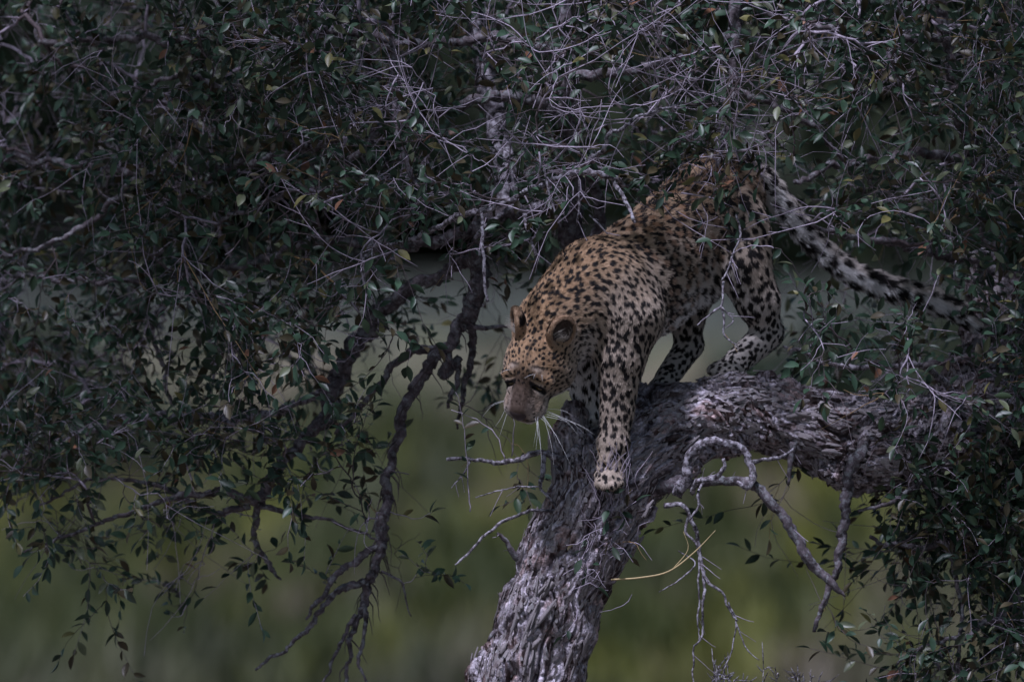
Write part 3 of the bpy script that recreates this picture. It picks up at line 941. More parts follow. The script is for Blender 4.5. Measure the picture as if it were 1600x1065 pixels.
# fur
def hash_tri_area(vv, q):
    return 0.5 * np.linalg.norm(np.cross(vv[q[:, 2]] - vv[q[:, 0]], vv[q[:, 3]] - vv[q[:, 1]]), axis=1)
NH = 300000
area = hash_tri_area(v, quads)
dens = area * np.where(ishead[quads[:, 0]], 2.4, 1.0)
qi = rng.choice(len(quads), NH, p=dens / dens.sum())
uu = rng.random((NH, 2, 1))
Qd = quads[qi]
rp = (v[Qd[:, 0]] * (1 - uu[:, 0]) + v[Qd[:, 1]] * uu[:, 0]) * (1 - uu[:, 1]) + (v[Qd[:, 3]] * (1 - uu[:, 0]) + v[Qd[:, 2]] * uu[:, 0]) * uu[:, 1]
ci = Qd[np.arange(NH), (uu[:, 0, 0] > .5).astype(int) * 1 + (uu[:, 1, 0] > .5).astype(int) * (3 - 2 * (uu[:, 0, 0] > .5).astype(int))]
hn = nrm[ci]; ht = ftan[ci]
clump = np.stack([noise(rp / 7 + 200), noise(rp / 7 + 210), noise(rp / 7 + 220)], -1)
hlenx = flen[ci] * (0.6 + 0.7 * rng.random(NH))
noskin = (zmax[ci] == zi['bridge']) & (hl[ci, 0] > 78)
hlenx[noskin] = 0.6
dirn = unit(ht + hn * (0.28 + 0.25 * rng.random((NH, 1))) + clump * 0.45 + rng.normal(0, 0.10, (NH, 3)))
ts = np.array([0, .35, .7, 1.0])
pts = rp[:, None] + dirn[:, None] * (hlenx[:, None, None] * ts[None, :, None]) - hn[:, None] * (hlenx[:, None, None] * 0.10 * (ts ** 2)[None, :, None])
pts[..., 2] -= (hlenx[:, None] * 0.10 * (ts ** 2)[None])
hc_ = bpy.data.hair_curves.new('fur')
hc_.add_curves([4] * NH)
hc_.attributes['position'].data.foreach_set('vector', (W(pts) - LT).astype(np.float32).ravel())
if 'radius' not in hc_.attributes: hc_.attributes.new('radius', 'FLOAT', 'POINT')
rad = np.tile(np.array([.42, .36, .24, .06]) * 1e-3, (NH, 1)) * (0.7 + 0.5 * rng.random((NH, 1)))
hc_.attributes['radius'].data.foreach_set('value', rad.astype(np.float32).ravel())
hcol = final[ci] * (0.82 + 0.42 * rng.random((NH, 1)))
hcol = np.clip(hcol, 0, 1)
ca = hc_.attributes.new('tint', 'FLOAT_COLOR', 'POINT')
cc4 = np.ones((NH, 4, 4), dtype=np.float32); cc4[..., :3] = hcol[:, None]
ca.data.foreach_set('color', cc4.ravel())
o = bpy.data.objects.new('fur', hc_); hc_.materials.append(M_fur); C.objects.link(o); o.parent = leo
o['kind'] = 'stuff'

# nose pad, eyes, whiskers, ear hair
def blob(name, c, r, R, mat, nu=16, nvv=10, squash=None):
    th = np.linspace(0, math.pi, nvv + 1); ph = np.arange(nu) / nu * 2 * math.pi
    p = np.stack([np.sin(th)[:, None] * np.cos(ph), np.sin(th)[:, None] * np.sin(ph), np.cos(th)[:, None] * np.ones(nu)], -1).reshape(-1, 3)
    if squash: p = squash(p)
    vv = (p * r) @ R + c
    i_, j_ = np.meshgrid(np.arange(nvv), np.arange(nu), indexing='ij'); j2 = (j_ + 1) % nu
    q = np.stack([i_ * nu + j_, (i_ + 1) * nu + j_, (i_ + 1) * nu + j2, i_ * nu + j2], -1).reshape(-1, 4)
    return put(name, mesh_np(name, W(vv) - LT, q), mat, leo)
def nose_shape(p):
    p = p.copy(); p[:, 1] *= 0.62 + 0.42 * (p[:, 2] + 1) / 2; p[:, 0] += -0.25 * np.abs(p[:, 1]) ** 1.5
    return p
blob('nose', hp(83.5, 0, -5), np.array([7.4, 15.5, 10.5]) * head_s, HR, M_nose, squash=nose_shape)
for sg in (1, -1):
    blob('eye', hp(40.5, sg * 21, 9.5), np.array([8.6, 8.6, 7.6]) * head_s * 0.84, HR, M_eye)
wr = random.Random(5)
for sg, f0, l0, u0, fx, lx, ux, ln in [(1, 60 + 4.2 * (k_ % 4), 25 - 1.6 * (k_ % 4), -10 - 3.4 * (k_ // 4), 1.15 - .23 * k_ * .55, .12 + .105 * k_ * .9, -.25 - .05 * (k_ % 3), 52 + 9 * (k_ * 7 % 6)) for k_ in range(13)] + \
        [(-1, 66, 22, -12, 1.0, .15, -.2, 46), (-1, 62, 24, -14, .9, .5, -.3, 40), (-1, 60, 25, -10, .5, .9, -.1, 44), (-1, 58, 26, -14, .3, 1., -.2, 40)]:
    a = hp(f0, sg * l0 * .92, u0)
    out = unit(Fh * fx + Lh * sg * lx + Uh * ux + np.array([wr.uniform(-.08, .08), -.12, wr.uniform(-.05, .05)]))
    p = np.stack([a - out * 5, a + out * ln * .35, a + out * ln * .7 + np.array([0, 0, -2 - 3 * wr.random()]), a + out * ln + np.array([-2, 0, -8 - 9 * wr.random()])])
    p4 = catmull(np.hstack([W(p), np.array([[.34], [.30], [.22], [.08]]) * 1e-3]), 0.006)
    tv, tf = tube(p4[:, :3], p4[:, 3], 5)
    bg_ = Bag(); bg_.add(tv - LT, tf)
    put('whisker', bg_.mesh('whisker'), M_whisker, leo)
for a in (hp(30, 18, 24), hp(28, 22, 22), hp(30, -20, 24), hp(29, 15, 25)):
    out = unit(Uh * .6 + Fh * .5 + Lh * (wr.random() - .5) * .8)
    p = np.stack([a - out * 3, a + out * 18, a + out * 34 + np.array([0, 0, -4.])])
    p4 = catmull(np.hstack([W(p), np.array([[.5], [.35], [.1]]) * 1e-3]), 0.006)
    tv, tf = tube(p4[:, :3], p4[:, 3], 5); bg_ = Bag(); bg_.add(tv - LT, tf)
    put('brow_whisker', bg_.mesh('brow_whisker'), M_whisker, leo)
for E, cc, sg in ((EL, ecL, 1), (ER, ecR, -1)):
    bg_ = Bag()
    for i_ in range(70):
        s0 = (wr.random() * 2 - 1)
        a = cc + E[1] * (-15 + 16 * s0 * s0 + 4 * wr.random()) * head_s + E[2] * s0 * 17 * head_s + E[0] * (2 + 4 * wr.random())
        out = unit(E[1] * (0.8 - .2 * abs(s0)) - E[2] * s0 * .7 + E[0] * (.35 + .5 * wr.random()))
        ln = 9 + 15 * wr.random()
        p = np.stack([a, a + out * ln * .5, a + out * ln + E[0] * 2])
        p4 = np.hstack([W(p), np.array([[.26], [.2], [.05]]) * 1e-3])
        tv, tf = tube(p4[:, :3], p4[:, 3], 3, cap=False); bg_.add(tv - LT, tf)
    o = put('ear_hair', bg_.mesh('ear_hair'), plain('ear_hair', (0.60, 0.55, 0.48), .6), leo)
    o['kind'] = 'stuff'

# ------------------------------------------------------------------ branches of the tree
MB = {}     # name -> list of (px,py,y,r)
dead_paths = []
seed_nodes = []     # (pos metres, radius m)
def branch(pts, mat=None, seed=True, name='branch', jitter=3.0, rough=0.28, label=None, sides=None):
    P = np.array([np.append(Q(p[0], p[1], p[2]), p[3]) for p in pts])
    pth = catmull(P, 4.5)
    n = len(pth)
    s0 = rng.random() * 100
    tt = np.arange(n)[:, None] * 0.15 + s0
    off = np.stack([noise(np.hstack([tt, tt * 0 + k_, tt * 0]).astype(float)) for k_ in (1.3, 5.7, 9.1)], -1)
    env = np.minimum(np.arange(n), 6)[:, None] / 6
    pth[:, 3] *= 0.60 if mat is M_pale else (0.9 if jitter >= 5 else .75)
    off = off + 0.5 * np.stack([noise(np.hstack([tt * 3.7 + 40, tt * 0 + k_, tt * 0]).astype(float)) for k_ in (1.3, 5.7, 9.1)], -1) * (0.3 / max(rough, .2) if False else 1)
    pth[:, :3] += off * jitter * 1.15 * env
    wp = W(pth[:, :3]); r = pth[:, 3] * S
    sides = sides or (14 if r.max() > .012 else 9)
    tv, tf = tube(wp, r, sides, rough, s0)
    b = Bag(); b.add(tv - T0, tf)
    o = put(name, b.mesh(name), mat or M_branch, tree)
    if label: o['label'] = label
    if not seed: dead_paths.append(wp)
    if seed:
        for p_, r_ in list(zip(wp, r))[2::3]: seed_nodes.append((p_, r_))
    return wp

# rear limb above the fork and what grows from it
branch([(935, 470, .40, 40), (905, 400, .42, 26), (890, 330, .38, 20), (900, 260, .33, 16), (885, 180, .28, 13), (890, 90, .25, 11), (870, -60, .3, 9)], jitter=5, name='limb')
branch([(915, 430, .40, 24), (936, 350, .36, 13), (930, 290, .3, 10), (905, 262, .2, 8)], jitter=4)
branch([(888, 318, .35, 13), (850, 322, .32, 11), (790, 335, .3, 10), (752, 352, .3, 13), (748, 410, .32, 14), (742, 470, .34, 15), (712, 520, .35, 11), (668, 575, .36, 10),
        (640, 625, .36, 9), (618, 690, .35, 8), (606, 760, .33, 8), (598, 830, .32, 9), (588, 880, .32, 8), (566, 940, .32, 6), (548, 1000, .33, 4), (538, 1080, .33, 2)],
       jitter=8, rough=.45, label='long dark knobbly dead branch hanging left of the leopard')
branch([(596, 850, .32, 7), (560, 872, .32, 6), (525, 900, .3, 5), (498, 940, .3, 4), (478, 968, .3, 2)], jitter=7, rough=.5)
branch([(585, 905, .32, 6), (545, 915, .33, 7), (515, 935, .33, 5), (475, 985, .34, 4), (440, 1018, .34, 3), (398, 1045, .34, 2)], jitter=7, rough=.5)
branch([(566, 940, .32, 5), (572, 985, .3, 3), (560, 1030, .3, 3), (575, 1075, .3, 1.6)], jitter=5, rough=.5)
branch([(556, 960, .32, 4), (530, 1010, .3, 3), (505, 1070, .3, 2)], jitter=6, rough=.5)
branch([(596, 892, .32, 3), (620, 905, .3, 2.4), (632, 925, .3, 2), (642, 962, .3, 1.2)], jitter=4)
branch([(712, 520, .35, 8), (690, 590, .37, 6), (720, 560, .38, 6), (700, 640, .36, 3)], jitter=7, rough=.5, name='branch')
branch([(735, 480, .35, 8), (738, 560, .4, 6), (722, 620, .4, 4), (712, 668, .42, 2)], jitter=5, rough=.5)
branch([(724, 510, .35, 7), (760, 512, .33, 5), (798, 508, .32, 2.5)], jitter=4)
branch([(690, 545, .36, 8), (640, 550, .38, 7), (600, 590, .4, 6), (560, 640, .42, 5), (520, 680, .42, 3)], jitter=6)
branch([(748, 400, .32, 10), (690, 430, .4, 9), (640, 450, .45, 10), (592, 488, .5, 13), (556, 545, .52, 15), (528, 590, .52, 16), (520, 640, .5, 14), (470, 690, .5, 10), (430, 735, .48, 8), (404, 785, .46, 12)],
       jitter=9, rough=.5, label='crooked dark branch running down to the left')
branch([(525, 600, .52, 10), (440, 640, .6, 10), (360, 655, .7, 12), (290, 650, .8, 15), (190, 655, .9, 14), (90, 690, 1.0, 12), (0, 712, 1.05, 10), (-100, 740, 1.1, 9)], M_pale, jitter=8, rough=.35,
       label='pale grey branch reaching left out of focus')
branch([(404, 785, .46, 10), (350, 770, .45, 7), (280, 775, .42, 5), (200, 800, .4, 4), (120, 830, .38, 3), (40, 862, .36, 1.6)], jitter=6)
branch([(404, 785, .46, 7), (395, 830, .46, 5), (420, 880, .45, 4), (438, 905, .45, 2)], jitter=6)
branch([(404, 790, .46, 6), (450, 800, .44, 4), (500, 810, .42, 3), (560, 830, .40, 2.4), (600, 850, .36, 2)], jitter=5)
branch([(390, 790, .46, 6), (330, 800, .5, 5), (250, 760, .55, 4), (150, 750, .6, 3), (60, 790, .6, 2)], jitter=6)
branch([(752, 352, .3, 11), (680, 375, .3, 10), (600, 385, .35, 9), (500, 375, .4, 8), (400, 410, .45, 7), (290, 430, .55, 6), (160, 440, .6, 5), (20, 430, .7, 4)], jitter=8)
branch([(300, 430, .55, 6), (240, 500, .6, 6), (250, 560, .7, 6), (270, 640, .8, 5)], M_pale, jitter=6)
branch([(885, 180, .28, 10), (800, 150, .25, 9), (700, 170, .2, 8), (600, 200, .2, 7), (480, 230, .3, 7), (360, 260, .35, 6), (220, 270, .45, 6), (60, 250, .6, 5), (-60, 240, .7, 4)], jitter=9)
branch([(890, 90, .25, 9), (780, 60, .25, 8), (650, 70, .25, 7), (520, 50, .3, 7), (380, 70, .4, 6), (220, 60, .5, 6), (60, 70, .6, 5)], jitter=9)
branch([(600, 200, .2, 6), (520, 270, .15, 5), (430, 310, .15, 4), (330, 350, .2, 3)], jitter=7)
branch([(480, 230, .3, 6), (380, 160, .3, 5), (290, 120, .3, 4), (180, 150, .4, 3)], jitter=7)
branch([(220, 270, .45, 6), (150, 340, .5, 5), (80, 380, .5, 4), (0, 400, .6, 3)], jitter=7)
branch([(650, 70, .25, 6), (612, 20, .1, 6), (600, -60, .1, 6)], jitter=4)
branch([(612, 20, .1, 6), (614, 110, .05, 6), (620, 200, 0, 6), (640, 270, -.05, 5), (665, 300, -.1, 4)], jitter=4, label='dark upright stem left of the pale limb')
# pale thick limb out of focus behind
branch([(752, 352, .36, 18), (775, 335, .45, 24), (792, 300, .5, 27), (778, 210, .55, 27), (760, 120, .55, 26), (748, 30, .55, 24), (740, -60, .6, 22)], M_pale, jitter=6, name='limb',
       label='pale thick limb showing through the leaves above the leopard')
# sharp pale branches above the back
branch([(1000, 300, -.12, 3), (962, 280, -.15, 7), (930, 270, -.18, 8), (880, 275, -.16, 7), (820, 300, -.12, 7), (770, 325, -.1, 8), (725, 335, -.08, 8), (690, 352, -.02, 7), (640, 375, .1, 7), (600, 385, .3, 6)], M_pale, jitter=6,
       rough=.4, label='pale lichen-grey branch just above the back of the leopard')
branch([(905, 262, .2, 8), (935, 240, -.1, 6), (960, 205, -.15, 5), (1010, 180, -.12, 4), (1070, 160, -.1, 3)], M_pale, jitter=6)
branch([(860, 318, .2, 9), (820, 325, .12, 9), (790, 330, .1, 8), (740, 372, .1, 5)], M_pale, jitter=5)
branch([(958, 283, -.15, 6), (975, 310, -.2, 5), (995, 348, -.22, 4.2)], M_pale, jitter=3, rough=.5)
# upper right
branch([(895, 120, .25, 9), (980, 110, .2, 8), (1060, 90, .2, 8), (1143, 60, .22, 9), (1150, -50, .25, 12)], jitter=8)
branch([(1148, -40, .2, 13), (1149, 60, .18, 11), (1144, 140, .15, 8), (1135, 200, .1, 6), (1120, 260, .02, 3)], jitter=4, label='pale upright branch above the rump')
branch([(1144, 140, .15, 7), (1200, 160, .15, 6), (1260, 190, .2, 5), (1310, 240, .25, 4), (1350, 300, .3, 3)], jitter=7)
branch([(1548, 430, .55, 24), (1552, 350, .55, 20), (1530, 260, .5, 16), (1500, 170, .4, 13), (1480, 60, .35, 10), (1460, -60, .3, 9)], jitter=6, name='limb')
branch([(1530, 260, .5, 10), (1450, 240, .4, 8), (1370, 250, .35, 7), (1300, 260, .3, 6), (1240, 290, .3, 4)], jitter=8)
branch([(1480, 60, .35, 8), (1400, 60, .25, 7), (1320, 50, .2, 6), (1230, 30, .2, 5), (1180, 20, .2, 4)], jitter=7)
branch([(1552, 400, .55, 12), (1480, 400, .4, 9), (1400, 380, .25, 7), (1330, 370, .15, 5), (1260, 350, .05, 3)], jitter=7)
branch([(1500, 650, .28, 10), (1480, 600, .2, 9), (1440, 572, .12, 8), (1380, 572, .08, 7), (1310, 572, .05, 6), (1255, 550, .03, 5), (1222, 540, .02, 3)], M_pale, jitter=5, label='grey branch running right behind the hind paw')
branch([(1540, 500, .48, 14), (1600, 420, .5, 10), (1660, 360, .5, 8)], jitter=6)
branch([(1440, 572, .12, 6), (1500, 560, .1, 5), (1560, 540, .1, 4), (1620, 500, .1, 3)], jitter=6)
branch([(1350, 690, .02, 9), (1328, 740, 0, 8), (1320, 800, 0, 8), (1312, 870, 0, 6), (1292, 925, .02, 5), (1275, 985, .02, 3)], jitter=6, rough=.5, label='dark twisted branch hanging below the thick limb')
branch([(1560, 660, .3, 14), (1590, 730, .3, 11), (1560, 800, .25, 9), (1500, 840, .2, 7), (1430, 855, .15, 5), (1360, 840, .1, 3)], jitter=7)
branch([(1600, 740, .3, 10), (1620, 850, .25, 9), (1590, 930, .2, 7), (1520, 985, .15, 5), (1440, 1010, .1, 3), (1400, 1040, .1, 2)], jitter=7)
branch([(1500, 720, .25, 8), (1470, 770, .2, 6), (1480, 850, .15, 5), (1500, 940, .15, 4), (1495, 1060, .15, 3)], jitter=6)
branch([(1480, 700, .2, 7), (1440, 750, .1, 5), (1400, 780, .05, 4), (1340, 800, .05, 2.4)], jitter=6)
# dead branches below the fork, right
branch([(1030, 760, -.03, 16), (1070, 755, -.06, 11), (1120, 752, -.08, 9), (1175, 756, -.09, 10), (1212, 792, -.1, 10), (1245, 842, -.1, 10.5), (1275, 888, -.1, 10), (1308, 918, -.1, 7), (1322, 930, -.1, 1.5)], seed=False, jitter=4,
       rough=.3, label='thick bare branch curving down below the fork')
branch([(1058, 770, -.05, 16), (1072, 745, -.08, 13), (1078, 712, -.09, 11), (1098, 692, -.1, 9), (1135, 692, -.1, 10), (1162, 700, -.1, 8), (1172, 722, -.1, 8), (1176, 742, -.11, 9), (1168, 762, -.12, 7), (1150, 754, -.12, 4)], M_pale,
       seed=False, jitter=3, rough=.5, label='pale lichen-covered branch looping back on itself')
branch([(1174, 722, -.1, 6), (1195, 718, -.1, 5), (1222, 714, -.08, 4), (1240, 700, -.05, 2)], M_pale, seed=False, jitter=3, rough=.5)
branch([(1082, 770, -.1, 6), (1090, 750, -.14, 6), (1118, 745, -.14, 7), (1130, 730, -.14, 5), (1128, 718, -.14, 4)], M_pale, seed=False, jitter=4, rough=.6)
branch([(1040, 790, -.06, 8), (1062, 788, -.1, 6), (1076, 805, -.1, 5), (1090, 845, -.1, 5), (1100, 890, -.1, 4), (1104, 905, -.1, 4), (1130, 930, -.1, 3), (1150, 972, -.1, 2)], M_pale, seed=False, jitter=4, rough=.4)
branch([(1100, 890, -.1, 4), (1098, 940, -.1, 3.4), (1098, 990, -.1, 2.6), (1082, 1020, -.1, 2.4), (1086, 1075, -.1, 1.6)], M_pale, seed=False, jitter=4)
branch([(1076, 805, -.1, 4), (1072, 830, -.1, 3.4), (1090, 860, -.1, 2.6), (1092, 950, -.1, 2.4), (1090, 1000, -.1, 1)], M_pale, seed=False, jitter=3)
branch([(1098, 755, -.08, 3), (1090, 770, -.12, 3), (1092, 790, -.12, 3), (1078, 812, -.12, 2.5)], M_pale, seed=False, jitter=3)
branch([(1150, 972, -.1, 2), (1165, 1010, -.1, 1.6), (1185, 1030, -.1, 1)], M_pale, seed=False, jitter=3)
branch([(1138, 940, -.1, 2), (1150, 985, -.1, 1.8), (1130, 1050, -.1, 1.6), (1110, 1090, -.1, 1)], M_pale, seed=False, jitter=3)
branch([(1060, 860, -.1, 1.4), (1085, 880, -.1, 1.8), (1060, 905, -.1, 1.6), (1030, 925, -.1, 1)], M_pale, seed=False, jitter=3)
branch([(1240, 690, .05, 8), (1236, 720, .05, 6), (1233, 755, .05, 3)], seed=False, jitter=4)
# left of the trunk
branch([(905, 700, -.06, 12), (878, 716, -.07, 9), (845, 706, -.08, 7), (800, 720, -.08, 6), (765, 722, -.08, 5), (735, 718, -.09, 4.5), (698, 716, -.09, 4.5)], M_pale, seed=False, jitter=4, rough=.5, label='knobbly grey twig pointing left below the whiskers')
branch([(850, 708, -.08, 6), (848, 735, -.1, 6), (842, 760, -.1, 4), (865, 788, -.1, 3), (880, 810, -.1, 3)], M_pale, seed=False, jitter=5, rough=.6)
branch([(735, 718, -.09, 3), (727, 735, -.09, 2.4), (716, 750, -.09, 1.5), (706, 762, -.09, 1)], M_pale, seed=False, jitter=3)
branch([(885, 800, -.08, 5), (830, 798, -.1, 4), (790, 812, -.1, 4), (755, 840, -.1, 3.6), (725, 870, -.1, 3), (712, 882, -.1, 2)], M_pale, seed=False, jitter=3, rough=.3, label='pale bare twig reaching left from the trunk')
branch([(845, 760, -.09, 2), (800, 762, -.1, 1.8), (745, 776, -.1, 1.4)], M_pale, seed=False, jitter=3)
branch([(820, 885, -.03, 9), (800, 860, -.05, 6), (788, 840, -.06, 4.5), (776, 832, -.07, 2.5)], seed=False, jitter=3, rough=.5)
branch([(790, 990, -.02, 5), (775, 985, -.04, 4), (764, 1000, -.05, 3)], seed=False, jitter=3, rough=.6)
# hanging dead twigs above
for pts in ([(752, 325, -.12, 4), (755, 380, -.16, 4.4), (757, 430, -.17, 4), (762, 472, -.17, 3.4)], [(820, 335, .0, 5), (822, 355, -.05, 4), (836, 400, -.06, 3.6)],
            [(850, 262, -.16, 3), (858, 300, -.17, 3), (868, 342, -.17, 2.6)], [(905, 280, -.14, 3), (904, 320, -.15, 3), (902, 352, -.15, 2)],
            [(582, 372, -.08, 3.4), (566, 412, -.1, 3.4), (572, 450, -.1, 3), (588, 480, -.1, 2.6), (591, 518, -.1, 1.8)], [(582, 372, -.08, 2), (580, 410, -.1, 2), (585, 432, -.1, 1.6)],
            [(920, 335, -.12, 2), (936, 352, -.14, 2.4), (948, 366, -.14, 1.4)],
            [(1130, 440, -.25, 3), (1128, 470, -.27, 2.6), (1126, 478, -.27, 3), (1100, 498, -.27, 2), (1088, 508, -.27, 1.4)],
            [(1126, 478, -.27, 3), (1134, 505, -.27, 2.6), (1132, 524, -.27, 2.2), (1152, 542, -.27, 1.2)], [(1128, 480, -.27, 2), (1145, 500, -.27, 1.8), (1134, 513, -.27, 1)],
            [(1150, 335, -.25, 2.4), (1156, 370, -.26, 2.4), (1128, 440, -.26, 2.6)],
            [(1400, 60, .1, 4), (1398, 100, .05, 3.5), (1405, 135, .05, 2)], [(1380, 62, .1, 3), (1420, 50, .1, 4), (1440, 62, .1, 4), (1444, 95, .1, 2)],
            [(1475, 40, .2, 5), (1530, 72, .1, 5), (1560, 95, .1, 5), (1605, 125, .1, 4)], [(1562, 92, .1, 4), (1570, 120, .08, 3), (1552, 152, .08, 2.4)],
            [(1530, 72, .1, 4), (1508, 108, .1, 4), (1498, 150, .1, 3), (1500, 190, .1, 2)], [(1508, 125, .1, 3), (1492, 165, .1, 3), (1490, 178, .1, 2)],
            [(1592, 120, .1, 3), (1594, 160, .1, 2.6), (1590, 205, .1, 1.8)]):
    branch(pts, M_pale, seed=False, jitter=3, rough=.45, name='dead_twig')

# ------------------------------------------------------------------ twigs and leaves grown over the seeds
LEAF = """6677888989888888
5688899998876678
5678899986444467
6677888740234567
6776553100023566
3345421000002456
4444310100000367
4444421100000478
3443111000001478
0010010000000357
0000000000000245"""
LEAF = np.array([[int(c) for c in r] for r in LEAF.split('\n')], float)
def dens_at(px, py):
    x = np.clip(px / 100 - .5, 0, 14.999); y = np.clip(py / 97 - .5, 0, 9.999)
    i0, j0 = y.astype(int), x.astype(int); fy, fx = y - i0, x - j0
    j1 = np.minimum(j0 + 1, 15); i1 = np.minimum(i0 + 1, 10)
    return (LEAF[i0, j0] * (1 - fy) * (1 - fx) + LEAF[i1, j0] * fy * (1 - fx) + LEAF[i0, j1] * (1 - fy) * fx + LEAF[i1, j1] * fy * fx)

def in_poly(px, py, poly):
    px = np.asarray(px, float); py = np.asarray(py, float)
    r = np.zeros(px.shape, bool); n = len(poly)
    for i_ in range(n):
        x0, y0 = poly[i_]; x1, y1 = poly[(i_ + 1) % n]
        c_ = ((y0 > py) != (y1 > py)) & (px < (x1 - x0) * (py - y0) / ((y1 - y0) or 1e-9) + x0)
        r ^= c_
    return r
CLEAR = [(765, 480), (800, 478), (880, 395), (945, 350), (1005, 330), (1060, 345), (1115, 400), (1215, 420), (1235, 520), (1215, 560), (1240, 600), (1240, 700), (1100, 700), (1030, 640), (1000, 760), (890, 745), (900, 690),
         (790, 665), (770, 560)]
TAILC = [(1200, 290), (1260, 330), (1320, 385), (1400, 420), (1480, 445), (1535, 490), (1520, 525), (1440, 490), (1350, 465), (1280, 425), (1215, 350)]
THIN = [(990, 325), (1050, 240), (1180, 230), (1210, 300), (1210, 430), (1110, 430), (1060, 350)]

def gpx(p):
    k_ = D / (D + p[..., 1])
    return p[..., 0] * k_ / S + 800, 532.5 - (p[..., 2] - H) * k_ / S

# the volume the leopard and the trunk fill, so that nothing grows through them
occ_pts = np.vstack([W(v[::60])])
kdo = KDTree(len(occ_pts))
for i_, p in enumerate(occ_pts): kdo.insert(p, i_)
kdo.balance()

NT = 2000
pos = np.array([p for p, r in seed_nodes]); nrad = [r for p, r in seed_nodes]
parent = [-1] * len(pos)
POS = np.zeros((120000, 3)); POS[:len(pos)] = pos; NP = len(pos)
nseed = NP
targets = []
while len(targets) < NT:
    px = rng.random() * 1760 - 80; py = rng.random() * 1150 - 70
    d_ = float(dens_at(np.array([px]), np.array([py]))[0])
    if rng.random() * 9 > d_: continue
    gp = float(noise(np.array([[px / 105, py / 90, 4.4]]))[0] + .4 * noise(np.array([[px / 45, py / 45, 9.4]]))[0])
    if gp < (0.0 if px < 700 else -.05) and rng.random() < .88: continue
    # depth of the canopy here
    if 760 < px < 1190 and py < 230 and rng.random() < .35: continue
    left = 1 - min(max(px / 520, 0), 1)
    if rng.random() < 0.45: y = rng.uniform(-.32, .2)
    else: y = rng.uniform(.1, 1.5)
    y += 0.8 * left
    if py > 640: y = rng.uniform(.0, .6) + .2 * left
    if in_poly(px, py, CLEAR) and y < .75: continue
    if in_poly(px, py, [(712, -80), (790, -80), (820, 330), (755, 330)]) and y < .5 and rng.random() < .6: continue
    if in_poly(px, py, TAILC) and y < .45 and rng.random() < .93: continue
    if in_poly(px, py, THIN):
        if y > -.15 and y < .6: continue
        if y < 0 and rng.random() < .1: continue
        if y < 0: y = rng.uniform(-.25, -.05) + (0.22 if py < 300 else 0) * 0
    targets.append((px, py, y))
nin = len(targets)
while len(targets) < nin + 620:  # unseen crown above the frame, added to shade the right limb and sides
    px = rng.uniform(-350, 2050); py = rng.uniform(-620, -70); y = rng.uniform(-.75, 1.3)
    if 600 < px < 1330 and y < .4: continue  # gap left open so the sun reaches the leopard
    if 520 < px < 1420 and y < .5 and rng.random() < .5: continue
    targets.append((px, py, y))
targets = np.array(targets)
tw = W(np.stack([targets[:, 0], targets[:, 1] * 0 + targets[:, 2] / S, -targets[:, 1]], 1))
d0 = np.array([np.min(((POS[:nseed] - t) ** 2).sum(1)) for t in tw])
order = np.argsort(np.sqrt(d0) + rng.random(len(tw)) * 0.12)
paths = []       # (node indices)
for ti in order:
    t = tw[ti]
    dd = np.sqrt(((POS[:NP] - t) ** 2).sum(1))
    dd2 = np.where(dd < 0.09, dd + 0.5, dd)
    s_ = int(np.argmin(dd2))
    a = POS[s_]; L_ = np.linalg.norm(t - a)
    n = max(3, int(L_ / 0.022))
    mid = (a + t) / 2 + rng.normal(0, 0.13, 3) * L_ + np.array([0, 0, 0.08 * L_])
    uu_ = np.linspace(0, 1, n + 1)[1:, None]
    pp = a * (1 - uu_) ** 2 + 2 * mid * uu_ * (1 - uu_) + t * uu_ ** 2
    pp += rng.normal(0, 0.0028, pp.shape)
    pp += np.cumsum(rng.normal(0, .0035, pp.shape), 0) * np.sin(np.pi * uu_ * .98)
    gx, gy = gpx(pp)
    hit = in_poly(gx, gy, CLEAR) & (pp[:, 1] < .5)
    if hit.any(): continue
    if min(kdo.find(p_)[2] for p_ in pp) < 0.02: continue
    idx = list(range(NP, NP + n)); POS[NP:NP + n] = pp
    parent += [s_] + idx[:-1]
    paths.append((s_, idx)); NP += n
load = np.zeros(NP)
for s_, idx in paths: load[idx[-1]] += 1
par = np.array(parent)
for i_ in range(NP - 1, nseed - 1, -1):
    if par[i_] >= 0: load[par[i_]] += load[i_]
R_ = 0.00085 * np.maximum(load, 1) ** 0.42
print('paths', len(paths), 'nodes', NP)

